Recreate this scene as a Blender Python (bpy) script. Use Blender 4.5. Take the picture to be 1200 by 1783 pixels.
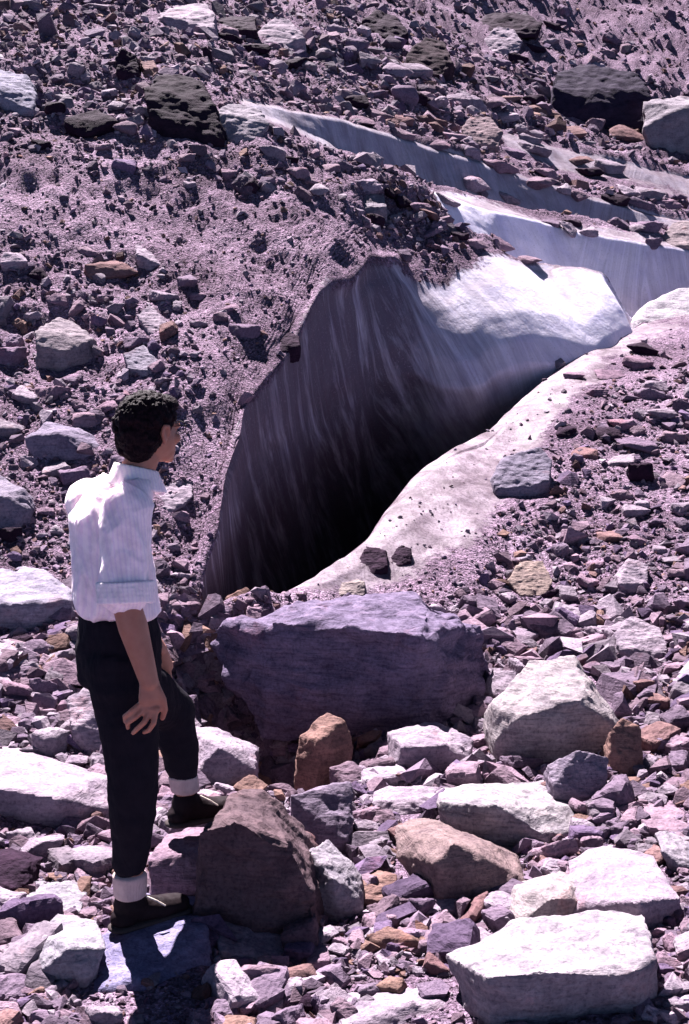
import bpy, bmesh, math, random
import numpy as np
from mathutils import Vector, Matrix
from mathutils.bvhtree import BVHTree
for o in list(bpy.data.objects): bpy.data.objects.remove(o)
S = bpy.context.scene
COL = S.collection
rnd = random.Random(7)
rng = np.random.default_rng(11)

# ---------------------------------------------------------------- camera, sky, sun, exposure
F = 50 / 36 * 1783.0            # focal length in photo pixels
PITCH = math.radians(9.0)
ZC = 2.09
CP, SP = math.cos(PITCH), math.sin(PITCH)
cam_d = bpy.data.cameras.new('camera'); cam = bpy.data.objects.new('camera', cam_d); COL.objects.link(cam)
cam_d.sensor_fit = 'VERTICAL'; cam_d.sensor_height = 36; cam_d.lens = 50
cam_d.clip_start = 0.05; cam_d.clip_end = 600
cam.location = (0, 0, ZC); cam.rotation_euler = (math.radians(90) - PITCH, 0, 0)
S.camera = cam
S.render.resolution_x = 689; S.render.resolution_y = 1024

SUN_EL, SUN_AZ = math.radians(52), math.radians(-20)     # azimuth from +Y, negative = to the left
sdir = Vector((math.sin(SUN_AZ) * math.cos(SUN_EL), math.cos(SUN_AZ) * math.cos(SUN_EL), math.sin(SUN_EL)))
w = bpy.data.worlds.new('World'); S.world = w; w.use_nodes = True
nt = w.node_tree; nt.nodes.clear()
sky = nt.nodes.new('ShaderNodeTexSky'); sky.sky_type = 'NISHITA'; sky.sun_disc = False
sky.sun_elevation = SUN_EL; sky.sun_rotation = SUN_AZ; sky.altitude = 4500; sky.air_density = .25; sky.dust_density = .0
bg = nt.nodes.new('ShaderNodeBackground'); bg.inputs[1].default_value = 0.05
ow = nt.nodes.new('ShaderNodeOutputWorld')
nt.links.new(sky.outputs[0], bg.inputs[0]); nt.links.new(bg.outputs[0], ow.inputs[0])
sl = bpy.data.lights.new('sun', 'SUN'); sl.energy = 5.0; sl.angle = math.radians(0.5); sl.color = (1.0, 0.915, 0.95)
S.cycles.diffuse_bounces = 3
so = bpy.data.objects.new('sun', sl); COL.objects.link(so)
so.rotation_euler = sdir.to_track_quat('Z', 'Y').to_euler()
S.view_settings.view_transform = 'Standard'; S.view_settings.look = 'None'
S.view_settings.exposure = 2.45; S.view_settings.gamma = 1

# ---------------------------------------------------------------- helpers
def at(px, py, Y):
    a = (px - 600) / F; b = -(py - 891.5) / F
    dy = CP + b * SP; dz = -SP + b * CP
    return Vector((a * Y / dy, Y, ZC + Y * dz / dy))
def tag(o, label=None, cat=None, group=None, kind=None):
    if label: o['label'] = label
    if cat: o['category'] = cat
    if group: o['group'] = group
    if kind: o['kind'] = kind
    return o
def link(name, me, mat=None, parent=None):
    o = bpy.data.objects.new(name, me); COL.objects.link(o)
    if mat: me.materials.clear(); me.materials.append(mat)
    if parent: o.parent = parent
    return o
def _hash(i, j, k, seed):
    n = (i.astype(np.int64) * 73856093) ^ (j.astype(np.int64) * 19349663) ^ (k.astype(np.int64) * 83492791) ^ (seed * 2654435761)
    n = (n ^ (n >> 13)) * 1274126177 & 0x7fffffff
    n = (n ^ (n >> 16)) & 0xffff
    return n / 65535.0
def vnoise(P, seed=0):
    P = np.asarray(P, float); I = np.floor(P).astype(np.int64); f = P - I; f = f * f * (3 - 2 * f)
    r = 0
    for dx in (0, 1):
        for dy in (0, 1):
            for dz in (0, 1):
                wt = (f[:, 0] if dx else 1 - f[:, 0]) * (f[:, 1] if dy else 1 - f[:, 1]) * (f[:, 2] if dz else 1 - f[:, 2])
                r = r + wt * _hash(I[:, 0] + dx, I[:, 1] + dy, I[:, 2] + dz, seed)
    return r * 2 - 1
def fbm(P, oct=4, seed=0, ridged=False):
    r = 0; a = 1.0; t = 0; P = np.asarray(P, float)
    for o in range(oct):
        n = vnoise(P * 2.03 ** o + 17.3 * o, seed + o)
        if ridged: n = 1 - 2 * np.abs(n)
        r = r + a * n; t += a; a *= .5
    return r / t
def cellular(P, seed=0):
    # distance to nearest and second nearest feature point: gives chipped facets
    P = np.asarray(P, float); I = np.floor(P).astype(np.int64)
    d1 = np.full(len(P), 9.); d2 = np.full(len(P), 9.); h = np.zeros(len(P))
    for dx in (-1, 0, 1):
        for dy in (-1, 0, 1):
            for dz in (-1, 0, 1):
                J = I + np.array([dx, dy, dz])
                fp = np.stack([_hash(J[:, 0], J[:, 1], J[:, 2], seed + s) for s in (1, 2, 3)], 1) + J
                d = np.linalg.norm(P - fp, axis=1)
                c = d < d1
                d2 = np.where(c, d1, np.minimum(d2, d)); h = np.where(c, _hash(J[:, 0], J[:, 1], J[:, 2], seed + 9), h); d1 = np.where(c, d, d1)
    return d1, d2, h

# ---------------------------------------------------------------- materials
class NT:
    def __init__(s, name):
        s.m = bpy.data.materials.new(name); s.m.use_nodes = True; s.t = s.m.node_tree; s.t.nodes.clear()
        s.out = s.n('ShaderNodeOutputMaterial'); s.bsdf = s.n('ShaderNodeBsdfPrincipled')
        s.l(s.bsdf.outputs[0], s.out.inputs[0])
    def n(s, k, **kw):
        x = s.t.nodes.new(k)
        for a, v in kw.items(): setattr(x, a, v)
        return x
    def l(s, a, b): s.t.links.new(a, b)
    def noise(s, vec, scale, detail=6, rough=.6, dist=0):
        x = s.n('ShaderNodeTexNoise'); x.inputs['Scale'].default_value = scale; x.inputs['Detail'].default_value = detail
        x.inputs['Roughness'].default_value = rough; x.inputs['Distortion'].default_value = dist
        s.l(vec, x.inputs['Vector']); return x.outputs['Fac']
    def voro(s, vec, scale, out='Distance', feature='F1'):
        x = s.n('ShaderNodeTexVoronoi'); x.feature = feature; x.inputs['Scale'].default_value = scale
        s.l(vec, x.inputs['Vector']); return x.outputs[out]
    def ramp(s, f, stops):
        x = s.n('ShaderNodeValToRGB'); e = x.color_ramp.elements
        while len(e) < len(stops): e.new(.5)
        for i, (p, c) in enumerate(stops):
            e[i].position = p; e[i].color = (c[0], c[1], c[2], 1) if not isinstance(c, (int, float)) else (c, c, c, 1)
        s.l(f, x.inputs[0]); return x.outputs[0]
    def mix(s, f, a, b, mode='MIX'):
        x = s.n('ShaderNodeMix', data_type='RGBA', blend_type=mode)
        if isinstance(f, (int, float)): x.inputs[0].default_value = f
        else: s.l(f, x.inputs[0])
        for v, i in ((a, 6), (b, 7)):
            if isinstance(v, tuple): x.inputs[i].default_value = (*v, 1)
            else: s.l(v, x.inputs[i])
        return x.outputs[2]
    def math(s, op, a, b=0.):
        x = s.n('ShaderNodeMath', operation=op)
        for v, i in ((a, 0), (b, 1)):
            if isinstance(v, (int, float)): x.inputs[i].default_value = v
            else: s.l(v, x.inputs[i])
        return x.outputs[0]
    def mapping(s, vec, scale, rot=(0, 0, 0)):
        x = s.n('ShaderNodeMapping'); x.inputs['Scale'].default_value = scale; x.inputs['Rotation'].default_value = rot
        s.l(vec, x.inputs[0]); return x.outputs[0]
    def bump(s, h, strength, dist, prev=None):
        x = s.n('ShaderNodeBump'); x.inputs['Strength'].default_value = strength; x.inputs['Distance'].default_value = dist
        s.l(h, x.inputs['Height'])
        if prev: s.l(prev, x.inputs['Normal'])
        return x.outputs[0]

def rock_material(name, by_attr=False, strata=0.35):
    k = NT(name); tc = k.n('ShaderNodeTexCoord'); g = k.n('ShaderNodeNewGeometry')
    pos = g.outputs['Position'] if by_attr else tc.outputs['Object']
    if by_attr:
        a = k.n('ShaderNodeAttribute', attribute_name='tone'); base = a.outputs['Color']
    else:
        oi = k.n('ShaderNodeObjectInfo'); base = oi.outputs['Color']
    n1 = k.noise(g.outputs['Position'], 9, 8, .65)
    c = k.mix(1.0, base, k.ramp(n1, [(.3, (.62, .60, .66)), (.55, (1, 1, 1)), (.75, (1.25, 1.2, 1.22))]), 'MULTIPLY')
    n2 = k.noise(g.outputs['Position'], 70, 4, .7)
    c = k.mix(1.0, c, k.ramp(n2, [(.32, (.6, .58, .64)), (.5, (1, 1, 1)), (.7, (1.2, 1.2, 1.2))]), 'MULTIPLY')
    st = k.noise(k.mapping(pos, (3, 3, 26), (.35, .25, 0)), 3, 5, .6, .4)
    c = k.mix(strata, c, k.mix(1.0, c, k.ramp(st, [(.35, (.5, .45, .5)), (.5, (1, 1, 1)), (.68, (1.3, 1.2, 1.15))]), 'MULTIPLY'))
    rust = k.ramp(k.noise(g.outputs['Position'], 3.1, 5, .7), [(.60, 0), (.72, .55)])
    c = k.mix(rust, c, k.mix(1.0, c, (1.3, .78, .72), 'MULTIPLY'))
    k.l(c, k.bsdf.inputs['Base Color'])
    k.bsdf.inputs['Roughness'].default_value = .85; k.bsdf.inputs['Specular IOR Level'].default_value = .04
    b = k.bump(st, .5, .02)
    b = k.bump(n1, .7, .03, b); b = k.bump(n2, .6, .006, b)
    k.l(b, k.bsdf.inputs['Normal'])
    return k.m
M_ROCK = rock_material('rock'); M_SLATE = rock_material('layered_rock', strata=.6); M_RUB = rock_material('rubble', True, .1)

def ground_material():
    k = NT('glacier_debris'); g = k.n('ShaderNodeNewGeometry'); P = g.outputs['Position']
    a = k.n('ShaderNodeAttribute', attribute_name='ice').outputs['Fac']
    dirt = k.n('ShaderNodeAttribute', attribute_name='dirt').outputs['Fac']
    # debris
    n1 = k.noise(P, 1.3, 7, .62); n2 = k.noise(P, 22, 6, .7); v = k.n('ShaderNodeTexVoronoi'); v.inputs['Scale'].default_value = 38; k.l(P, v.inputs['Vector'])
    v2 = k.n('ShaderNodeTexVoronoi'); v2.inputs['Scale'].default_value = 95; k.l(P, v2.inputs['Vector'])
    cd = k.ramp(n1, [(.3, (.078, .053, .074)), (.5, (.148, .106, .143)), (.72, (.235, .176, .228))])
    cd = k.mix(1., cd, k.ramp(n2, [(.3, (.55, .55, .6)), (.5, (1, 1, 1)), (.72, (1.5, 1.4, 1.45))]), 'MULTIPLY')
    sep = k.n('ShaderNodeSeparateColor'); k.l(v2.outputs['Color'], sep.inputs[0])
    cd = k.mix(1., cd, k.ramp(sep.outputs[0], [(0, (.6, .55, .6)), (.6, (1, 1, 1)), (1, (1.7, 1.6, 1.7))]), 'MULTIPLY')
    bd = k.bump(k.math('MULTIPLY', v.outputs['Distance'], 1.), .9, .022)
    dg = k.noise(k.mapping(P, (1.2, .5, 1.), (0, 0, .5)), 3.2, 5, .7); bd = k.bump(dg, .8, .12, bd)
    bd = k.bump(v2.outputs['Distance'], .9, .009, bd); bd = k.bump(n2, .8, .02, bd)
    # ice
    fl = k.n('ShaderNodeAttribute', attribute_name='flow').outputs['Vector']
    fx = k.n('ShaderNodeSeparateXYZ'); k.l(fl, fx.inputs[0])
    uu = k.math('ADD', fx.outputs[0], k.math('MULTIPLY', fx.outputs[1], -.42))
    cb_ = k.n('ShaderNodeCombineXYZ'); k.l(uu, cb_.inputs[0]); k.l(fx.outputs[1], cb_.inputs[1])
    stre = k.noise(k.mapping(cb_.outputs[0], (2.4, .55, 1)), 1.5, 9, .68, .5)
    fine = k.noise(k.mapping(cb_.outputs[0], (9, 1.5, 1)), 1.6, 7, .72, .3)
    nz = k.noise(P, 3.5, 6, .6)
    ci = k.ramp(nz, [(.3, (.66, .62, .80)), (.6, (.82, .77, .88))])
    dm = k.ramp(stre, [(.34, 1), (.70, 0)])
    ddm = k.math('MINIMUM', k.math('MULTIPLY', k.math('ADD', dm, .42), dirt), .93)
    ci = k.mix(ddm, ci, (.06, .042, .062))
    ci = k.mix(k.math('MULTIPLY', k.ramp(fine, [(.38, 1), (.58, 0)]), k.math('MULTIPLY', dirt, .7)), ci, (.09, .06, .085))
    spk = k.ramp(k.noise(P, 60, 3, .6), [(.60, 0), (.68, .5)])
    ci = k.mix(spk, ci, (.30, .23, .28))
    bi = k.bump(k.math('MULTIPLY', stre, dirt), .45, .05); bi = k.bump(k.noise(P, 14, 6, .68), .45, .02, bi)
    f = k.ramp(k.math('ADD', a, k.math('MULTIPLY', k.math('SUBTRACT', k.math('ADD', k.math('MULTIPLY', k.noise(P, 1.7, 8, .7), .9), k.math('MULTIPLY', k.noise(P, 22, 4, .7), .4)), .65), 1.1)), [(.44, 0), (.56, 1)])
    b2 = k.n('ShaderNodeBsdfPrincipled')
    k.l(cd, k.bsdf.inputs['Base Color']); k.bsdf.inputs['Roughness'].default_value = .9; k.bsdf.inputs['Specular IOR Level'].default_value = .03
    k.l(bd, k.bsdf.inputs['Normal'])
    sx = k.n('ShaderNodeSeparateXYZ'); k.l(g.outputs['Normal'], sx.inputs[0])
    up = k.ramp(sx.outputs['Z'], [(.74, 0), (.90, 1)])
    firn = k.ramp(k.noise(P, 5, 9, .72), [(.32, (.06, .038, .052)), (.46, (.12, .09, .108)), (.66, (.215, .18, .205))])
    firn = k.mix(k.ramp(k.noise(P, 45, 4, .7), [(.52, 0), (.62, .75)]), firn, (.10, .068, .088))
    ci = k.mix(k.math('MULTIPLY', up, .92), ci, firn)
    slt = k.n('ShaderNodeAttribute', attribute_name='silt').outputs['Fac']
    old = k.ramp(k.noise(P, 4, 9, .74, .4), [(.38, (.06, .038, .054)), (.48, (.125, .092, .117)), (.60, (.215, .172, .208))])
    old = k.mix(k.ramp(k.noise(P, 55, 4, .75), [(.50, 0), (.60, .7)]), old, (.06, .042, .052))
    ci = k.mix(slt, ci, old)
    b2.inputs['Subsurface Weight'].default_value = .2; b2.inputs['Subsurface Radius'].default_value = (.8, .85, 1.0); b2.inputs['Subsurface Scale'].default_value = .22
    k.l(ci, b2.inputs['Base Color']); b2.inputs['Roughness'].default_value = .6; b2.inputs['Specular IOR Level'].default_value = .08
    k.l(bi, b2.inputs['Normal'])
    ms = k.n('ShaderNodeMixShader'); k.l(f, ms.inputs[0]); k.l(k.bsdf.outputs[0], ms.inputs[1]); k.l(b2.outputs[0], ms.inputs[2])
    k.l(ms.outputs[0], k.out.inputs[0])
    return k.m
M_GROUND = ground_material()

# ---------------------------------------------------------------- terrain: one lofted sheet, front to back
STEP = 5.0
PX = np.arange(-600, 1801, STEP)
def K(knots):      # {px:(py,Y)} -> points on every column
    ks = sorted(knots); p = np.interp(PX, ks, [knots[k][0] for k in ks]); y = np.interp(PX, ks, [knots[k][1] for k in ks])
    return p, y
def sm(a, n=3):
    kern = np.ones(2 * n + 1) / (2 * n + 1)
    return np.convolve(np.pad(a, n, mode='edge'), kern, 'valid')
def pts(py, Y, smooth=0):
    if smooth: py, Y = sm(py, smooth), sm(Y, smooth)
    b = -(py - 891.5) / F; dy = CP + b * SP; dz = -SP + b * CP
    return np.stack([(PX - 600) / F * Y / dy, Y, ZC + Y * dz / dy], 1)
R = []      # (points, ice amount, dirt amount, subrows up to this row)
def row(P, ice, dirt, n):
    R.append((P, np.broadcast_to(np.asarray(ice, float), (len(PX),)).copy(), np.broadcast_to(np.asarray(dirt, float), (len(PX),)).copy(), n))
def ip(*kv):
    xs = [a for a, b in kv]; return np.interp(PX, xs, [b for a, b in kv])
A = (PX - 600) / F
def flat(Y, z): return np.stack([A * (4.2 + .9 * max(0, abs(Y - 4) * .25) if Y < 4 else Y), np.full(len(PX), float(Y)), np.full(len(PX), float(z))], 1)
row(flat(-8, -.9) * np.array([6, 1, 1]), 0, 0, 0)
row(flat(0, -.55) * np.array([3, 1, 1]), 0, 0, 8)
row(flat(3, -.3) * np.array([1.4, 1, 1]), 0, 0, 14)
row(pts(*K({-600: (1783, 3.9), 0: (1783, 3.95), 600: (1783, 4.05), 1200: (1783, 3.95), 1800: (1783, 3.9)})), 0, 0, 20)
row(pts(*K({-600: (1500, 4.9), 0: (1500, 5.0), 300: (1500, 5.1), 600: (1500, 5.25), 1200: (1500, 5.0), 1800: (1500, 4.9)})), 0, 0, 60)
row(pts(*K({-600: (1250, 6.0), 0: (1250, 6.2), 300: (1250, 6.5), 600: (1250, 6.8), 900: (1250, 6.6), 1200: (1250, 6.4), 1800: (1250, 6.2)})), 0, 0, 60)
row(pts(*K({-600: (1100, 6.6), 0: (1100, 6.9), 300: (1110, 7.0), 330: (1100, 7.05), 600: (1110, 7.6), 800: (1080, 7.7), 1000: (1060, 7.9), 1200: (1060, 7.7), 1800: (1060, 7.4)})), 0, .2, 40)
# near rim of the crevasse (crest of the mound on the right)
RP, RY = K({-600: (1040, 7.0), 0: (1060, 7.1), 300: (1080, 7.15), 335: (1082, 7.2), 360: (1080, 7.3), 490: (1053, 7.8), 560: (1000, 8.1), 640: (940, 8.6), 670: (888, 9.0), 720: (828, 9.5), 790: (775, 10.2), 850: (750, 10.7), 900: (703, 11.5), 960: (650, 12.2), 1010: (612, 12.8), 1090: (578, 13.7), 1130: (560, 14.2), 1200: (540, 14.6), 1800: (500, 15.4)})
rim = pts(RP, RY, 1)
lo = R[-1][0]
on = np.clip((PX - 335) / 20, 0, 1)
mid = lo * .45 + rim * .55; mid[:, 2] += .10 * on
icem = ip((470, 0), (540, .7), (600, 1.), (700, 1.), (820, 1.0), (900, .75), (960, .3), (1020, .1), (1200, 0))
mlow = lo * .72 + rim * .28; mlow[:, 2] += .07 * on
row(mlow, ip((520, 0), (600, .5), (700, .6), (820, .45), (900, 0)), .45, 20)
row(mid, icem * .85, .3, 24)
m2 = lo * .15 + rim * .85; m2[:, 2] += .07 * on
icer = ip((440, 0), (500, .6), (560, .8), (640, 1.), (900, 1.), (1010, .95), (1080, .6), (1100, .6), (1300, .4))
row(m2, icer * .85, .38, 34)
row(rim, icer, .34, 24)
# far lip of the crevasse
LP, LY = K({-600: (1000, 7.2), 0: (1020, 7.3), 300: (1060, 7.3), 330: (1062, 7.35), 345: (1000, 7.6), 383: (915, 7.9), 393: (815, 8.3), 430: (705, 9.0), 470: (650, 9.5), 500: (622, 9.8), 545: (525, 10.45), 560: (503, 10.6), 610: (492, 11.1), 640: (450, 11.7), 690: (444, 12.1), 718: (484, 12.25), 765: (488, 12.5), 785: (462, 12.65), 850: (448, 13.0), 900: (462, 13.25), 960: (487, 13.5), 975: (472, 13.6), 1000: (466, 13.75), 1052: (484, 14.0), 1064: (515, 14.1), 1095: (572, 14.2), 1130: (585, 14.6), 1200: (575, 15.2), 1800: (560, 16.2)})
lip = pts(LP, LY)
gap = np.maximum(LY - RY, .02)
right_end = np.clip((1125 - PX) / 30, 0, 1); open_ = on * right_end
zf = np.minimum(rim[:, 2], lip[:, 2]) - np.clip(gap * 3.2, .3, 3.2)
def crev(fr, z, Yoff=0):      # point between rim and lip at fraction fr, height z, blended to the slope where there is no crevasse
    fr = np.broadcast_to(np.asarray(fr, float), (len(PX),))[:, None]
    P = rim * (1 - fr) + lip * fr
    Q = P.copy(); Q[:, 2] = z
    return P * (1 - open_[:, None]) + Q * open_[:, None]
row(crev(.06, rim[:, 2] - .05), icer, .1, 6)
row(crev(.10, rim[:, 2] - .18), .2 * open_, .9, 6)  # debris in place of ice, added on this unseen side to cut bounce light
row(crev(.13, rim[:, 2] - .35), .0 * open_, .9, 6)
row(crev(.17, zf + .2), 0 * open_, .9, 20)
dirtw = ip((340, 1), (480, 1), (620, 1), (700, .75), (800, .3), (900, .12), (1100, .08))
cave = ip((345, 1.0), (400, 2.6), (560, 2.9), (700, 2.6), (850, 3.0), (1000, 2.2), (1090, 1.0))      # how far the foot of the wall is undercut
fwd = sm(ip((345, 0), (600, .0), (700, .45), (780, .92), (900, 1.04), (1000, 1.0), (1050, .8), (1090, .4)), 6)
dark = ip((345, .98), (420, .97), (500, .91), (560, .86), (700, .80), (850, .78), (1090, .72))
def wall(t):
    k_ = np.clip((1 - t) / (1 - dark), 0, 1); o_ = 0
    k2 = np.clip((dark - t) / dark, 0, 1); ks = np.clip(k2 * 1.8, 0, 1); o_ = o_ + cave * ks ** 1.25 * (1.5 - .5 * ks)
    z = zf + (lip[:, 2] - zf) * t
    d_ = np.stack([lip[:, 0] / lip[:, 1], np.ones(len(PX)), np.zeros(len(PX))], 1)
    Q = lip + d_ * np.clip(o_, -gap * .75, 9)[:, None] + (np.minimum(fwd * .92, gap * .8) * (1 - (1 - k_) ** 1.7))[:, None] * np.array([.42, -.9, 0]); Q[:, 2] = z
    P = rim * .1 + lip * .9
    return P * (1 - open_[:, None]) + Q * open_[:, None]
row(wall(0.0), 0 * open_, .9, 10)  # floor gets debris too, added to keep bounce light off the wall
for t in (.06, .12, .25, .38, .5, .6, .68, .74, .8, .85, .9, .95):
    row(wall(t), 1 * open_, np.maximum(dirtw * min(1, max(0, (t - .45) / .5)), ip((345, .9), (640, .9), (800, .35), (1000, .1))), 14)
icelip = ip((340, 0), (400, .45), (600, .4), (780, .3), (870, .6), (960, .9), (1095, 1), (1150, 1), (1800, .8))
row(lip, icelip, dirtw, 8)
# behind the lip: slope on the left, a trough behind the ice fin on the right
SL = np.clip((PX - 850) / 60, 0, 1)
P11 = pts(*K({-600: (900, 7.9), 0: (900, 7.9), 300: (940, 7.95), 345: (940, 8.0), 383: (850, 8.3), 430: (660, 9.3), 500: (585, 10.1), 560: (480, 10.9), 640: (430, 12.0), 740: (455, 12.65), 800: (435, 13.0), 850: (438, 13.3), 900: (455, 13.55), 1050: (478, 14.3), 1100: (560, 14.6), 1200: (560, 15.5), 1800: (540, 16.5)}), 1)
row(P11, icelip * .5, .5, 10)
P12 = pts(*K({-600: (750, 8.8), 0: (750, 8.8), 300: (700, 8.9), 390: (640, 9.3), 450: (600, 9.8), 560: (450, 11.2), 640: (395, 12.4), 740: (412, 13.05), 800: (417, 13.4), 850: (425, 13.65), 900: (490, 13.9), 1050: (540, 14.7), 1100: (600, 14.9), 1200: (600, 15.7), 1800: (560, 16.8)}), 2)
row(P12, ip((850, 0), (900, .9), (1800, .9)), .3, 24)
P13 = pts(*K({-600: (600, 9.8), 0: (600, 9.8), 300: (520, 10.3), 400: (470, 10.8), 500: (430, 11.2), 600: (390, 12.1), 700: (370, 13.2), 760: (380, 13.7), 800: (400, 14.0), 850: (430, 14.3), 900: (490, 14.6), 1000: (520, 15.0), 1100: (590, 15.2), 1200: (590, 15.9), 1800: (560, 17.0)}), 1)
row(P13, ip((760, 0), (800, .9), (1800, 1)), .25, 26)
P14 = pts(*K({-600: (430, 11.0), 0: (430, 11.0), 300: (400, 11.4), 500: (350, 12.0), 600: (325, 12.8), 700: (320, 13.7), 780: (342, 14.4), 850: (368, 14.8), 960: (390, 15.3), 1050: (410, 15.7), 1200: (436, 16.2), 1800: (470, 17.4)}), 0)
row(P14, ip((720, 0), (770, .8), (1800, .9)), ip((700, .3), (800, .1), (1200, .35)), 34)
P15 = pts(*K({-600: (300, 12.2), 0: (300, 12.2), 300: (290, 12.4), 450: (250, 13.0), 600: (285, 13.8), 700: (315, 14.6), 780: (334, 15.0), 850: (350, 15.6), 960: (380, 16.1), 1050: (395, 16.5), 1200: (412, 17.0), 1800: (440, 18.0)}), 1)
row(P15, ip((700, 0), (850, .45), (960, .15), (1800, .0)), .4, 18)
P16 = pts(*K({-600: (180, 13.3), 0: (180, 13.3), 300: (190, 13.4), 430: (188, 13.9), 520: (222, 14.6), 600: (263, 15.2), 700: (309, 15.9), 800: (342, 16.3), 900: (369, 16.8), 1000: (386, 17.2), 1100: (391, 17.6), 1180: (395, 17.9), 1800: (425, 18.8)}), 1)
band1 = ip((400, 0), (430, .9), (1190, .9), (1230, .2), (1800, .2))
row(P16, band1 * .7, .5, 12)
P17 = pts(*K({-600: (150, 13.7), 0: (150, 13.7), 300: (165, 13.8), 430: (176, 14.1), 520: (195, 14.85), 600: (212, 15.5), 700: (243, 16.25), 800: (272, 16.7), 900: (305, 17.2), 1000: (334, 17.5), 1100: (362, 17.8), 1180: (387, 18.1), 1800: (415, 19.0)}), 0)
row(P17, band1, .45, 24)
P17b = pts(*K({-600: (120, 14.1), 0: (120, 14.1), 300: (135, 14.3), 430: (155, 14.9), 520: (178, 15.8), 600: (196, 16.6), 700: (226, 17.4), 800: (255, 17.7), 900: (290, 18.2), 1000: (318, 18.4), 1100: (345, 18.8), 1180: (366, 19.0), 1800: (400, 19.8)}), 1)
P17a = P17 + np.array([0, .25, .05]); row(P17a, 0, .5, 3)
row(P17b, 0, .4, 12)
P18 = pts(*K({-600: (90, 14.6), 0: (90, 14.6), 300: (90, 15.3), 430: (120, 16.2), 600: (150, 17.8), 700: (180, 18.5), 800: (215, 18.8), 870: (248, 19.0), 950: (287, 19.3), 1000: (299, 19.5), 1100: (317, 19.9), 1200: (341, 20.4), 1800: (380, 21.5)}), 1)
band2 = ip((850, 0), (885, .85), (1800, .85))
row(P18, band2 * .6, .6, 16)
P19 = pts(*K({-600: (70, 15), 0: (70, 15), 300: (75, 15.9), 430: (100, 17), 600: (130, 18.5), 700: (160, 19.1), 800: (200, 19.3), 870: (236, 19.5), 950: (256, 19.8), 1000: (268, 20.0), 1100: (290, 20.4), 1200: (314, 20.9), 1800: (350, 22)}), 0)
row(P19, band2, .6, 12)
P19b = P19 + np.array([0, .35, .12]); row(P19b, 0, .5, 3)
P20 = pts(*K({-600: (0, 17), 0: (10, 17), 300: (0, 19), 430: (10, 21), 600: (20, 24), 700: (40, 25), 800: (80, 25.5), 1000: (150, 26), 1200: (215, 26), 1800: (290, 27)}), 3)
row(P20, 0, 0, 46)
row(pts(*K({-600: (-300, 36), 300: (-260, 40), 1800: (-200, 44)})), 0, 0, 60)
row(pts(*K({-600: (-700, 70), 1800: (-700, 80)})), 0, 0, 20)

kfl = next(i for i, r_ in enumerate(R) if r_[0][:, 2][240] < -1.)      # first row on the crevasse floor
rows_near = sum(r_[3] for r_ in R[1:kfl + 1])
rows_far = sum(r_[3] for r_ in R[1:[i for i, r_ in enumerate(R) if r_[0] is P15][0] + 1])
GP, GI, GD = [R[0][0]], [R[0][1]], [R[0][2]]
for (P0, i0, d0, _), (P1, i1, d1, n) in zip(R[:-1], R[1:]):
    for q in range(1, n + 1):
        t = q / n
        GP.append(P0 * (1 - t) + P1 * t); GI.append(i0 * (1 - t) + i1 * t); GD.append(d0 * (1 - t) + d1 * t)
G = np.array(GP); GI = np.array(GI); GD = np.array(GD)
NR, NC = G.shape[:2]
for _ in range(3):      # relax along the profile so row joints do not crease
    G[1:-1] = G[1:-1] * .5 + (G[:-2] + G[2:]) * .25
for _ in range(2):
    G[:, 1:-1] = G[:, 1:-1] * .5 + (G[:, :-2] + G[:, 2:]) * .25
def grid_normals(G):
    du = np.gradient(G, axis=1); dv = np.gradient(G, axis=0); n = np.cross(du, dv)
    return n / (np.linalg.norm(n, axis=2, keepdims=True) + 1e-9)
N = grid_normals(G)
V = G.reshape(-1, 3); Nf = N.reshape(-1, 3); I1 = GI.reshape(-1); Dd = V[:, 1]
deb = np.clip(1 - I1 * 1.6, 0, 1)
sc = np.clip(Dd / 9, .5, 2.2)
disp = deb * sc * (.11 * fbm(V * .8, 4, 3) + .035 * fbm(V * 3.2, 4, 8, True) + .018 * fbm(V * 11, 3, 5))
stv = V * np.array([2.2, 2.2, .5]); 
disp += (1 - deb) * (.045 * fbm(V * .9, 3, 21) + .025 * fbm(stv * 1.3, 3, 23) + .008 * fbm(V * 9, 3, 25))
lipa = np.concatenate([[0], np.cumsum(np.linalg.norm(np.diff(lip[:, :2], axis=0), axis=1))])
seg = np.concatenate([np.zeros((1, NC)), np.linalg.norm(np.diff(G, axis=0), axis=2)]); va = -np.cumsum(seg, axis=0)
va = va - va[np.argmax(GI > .9, axis=0), np.arange(NC)][None] * 0
FLOW = np.stack([np.broadcast_to(lipa[None], (NR, NC)), va - sm(va[150], 20)[None], np.zeros((NR, NC))], -1).reshape(-1, 3)
SILT = np.zeros((NR, NC)); SILT[:rows_near] = 1; SILT[rows_far:] = .45; SILT = SILT.reshape(-1)
wrow = np.zeros((NR, NC)); wrow[(GI > .95) & (np.abs(N[:, :, 2]) < .35)] = 1
disp *= 1 - .6 * wrow.reshape(-1); disp *= 1 - .5 * (GI.reshape(-1) > .9); disp *= np.where((GI.reshape(-1) > .97) & (GD.reshape(-1) < .5) & (N.reshape(-1, 3)[:, 2] < .2), .35, 1)
V = V + Nf * disp[:, None]
uu_ = np.stack([(V[:, 0] + V[:, 1]) * .9, (V[:, 0] - V[:, 1]) * .22, V[:, 2] * .3], 1)
lft = np.clip((1.2 - V[:, 0]) / 2, 0, 1) * np.clip((V[:, 1] - 8) / 1.5, 0, 1) * np.clip((16 - V[:, 1]) / 3, 0, 1)
V = V + Nf * (deb * lft * (.10 * fbm(uu_ * 1.6, 4, 55, True)))[:, None]
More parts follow.
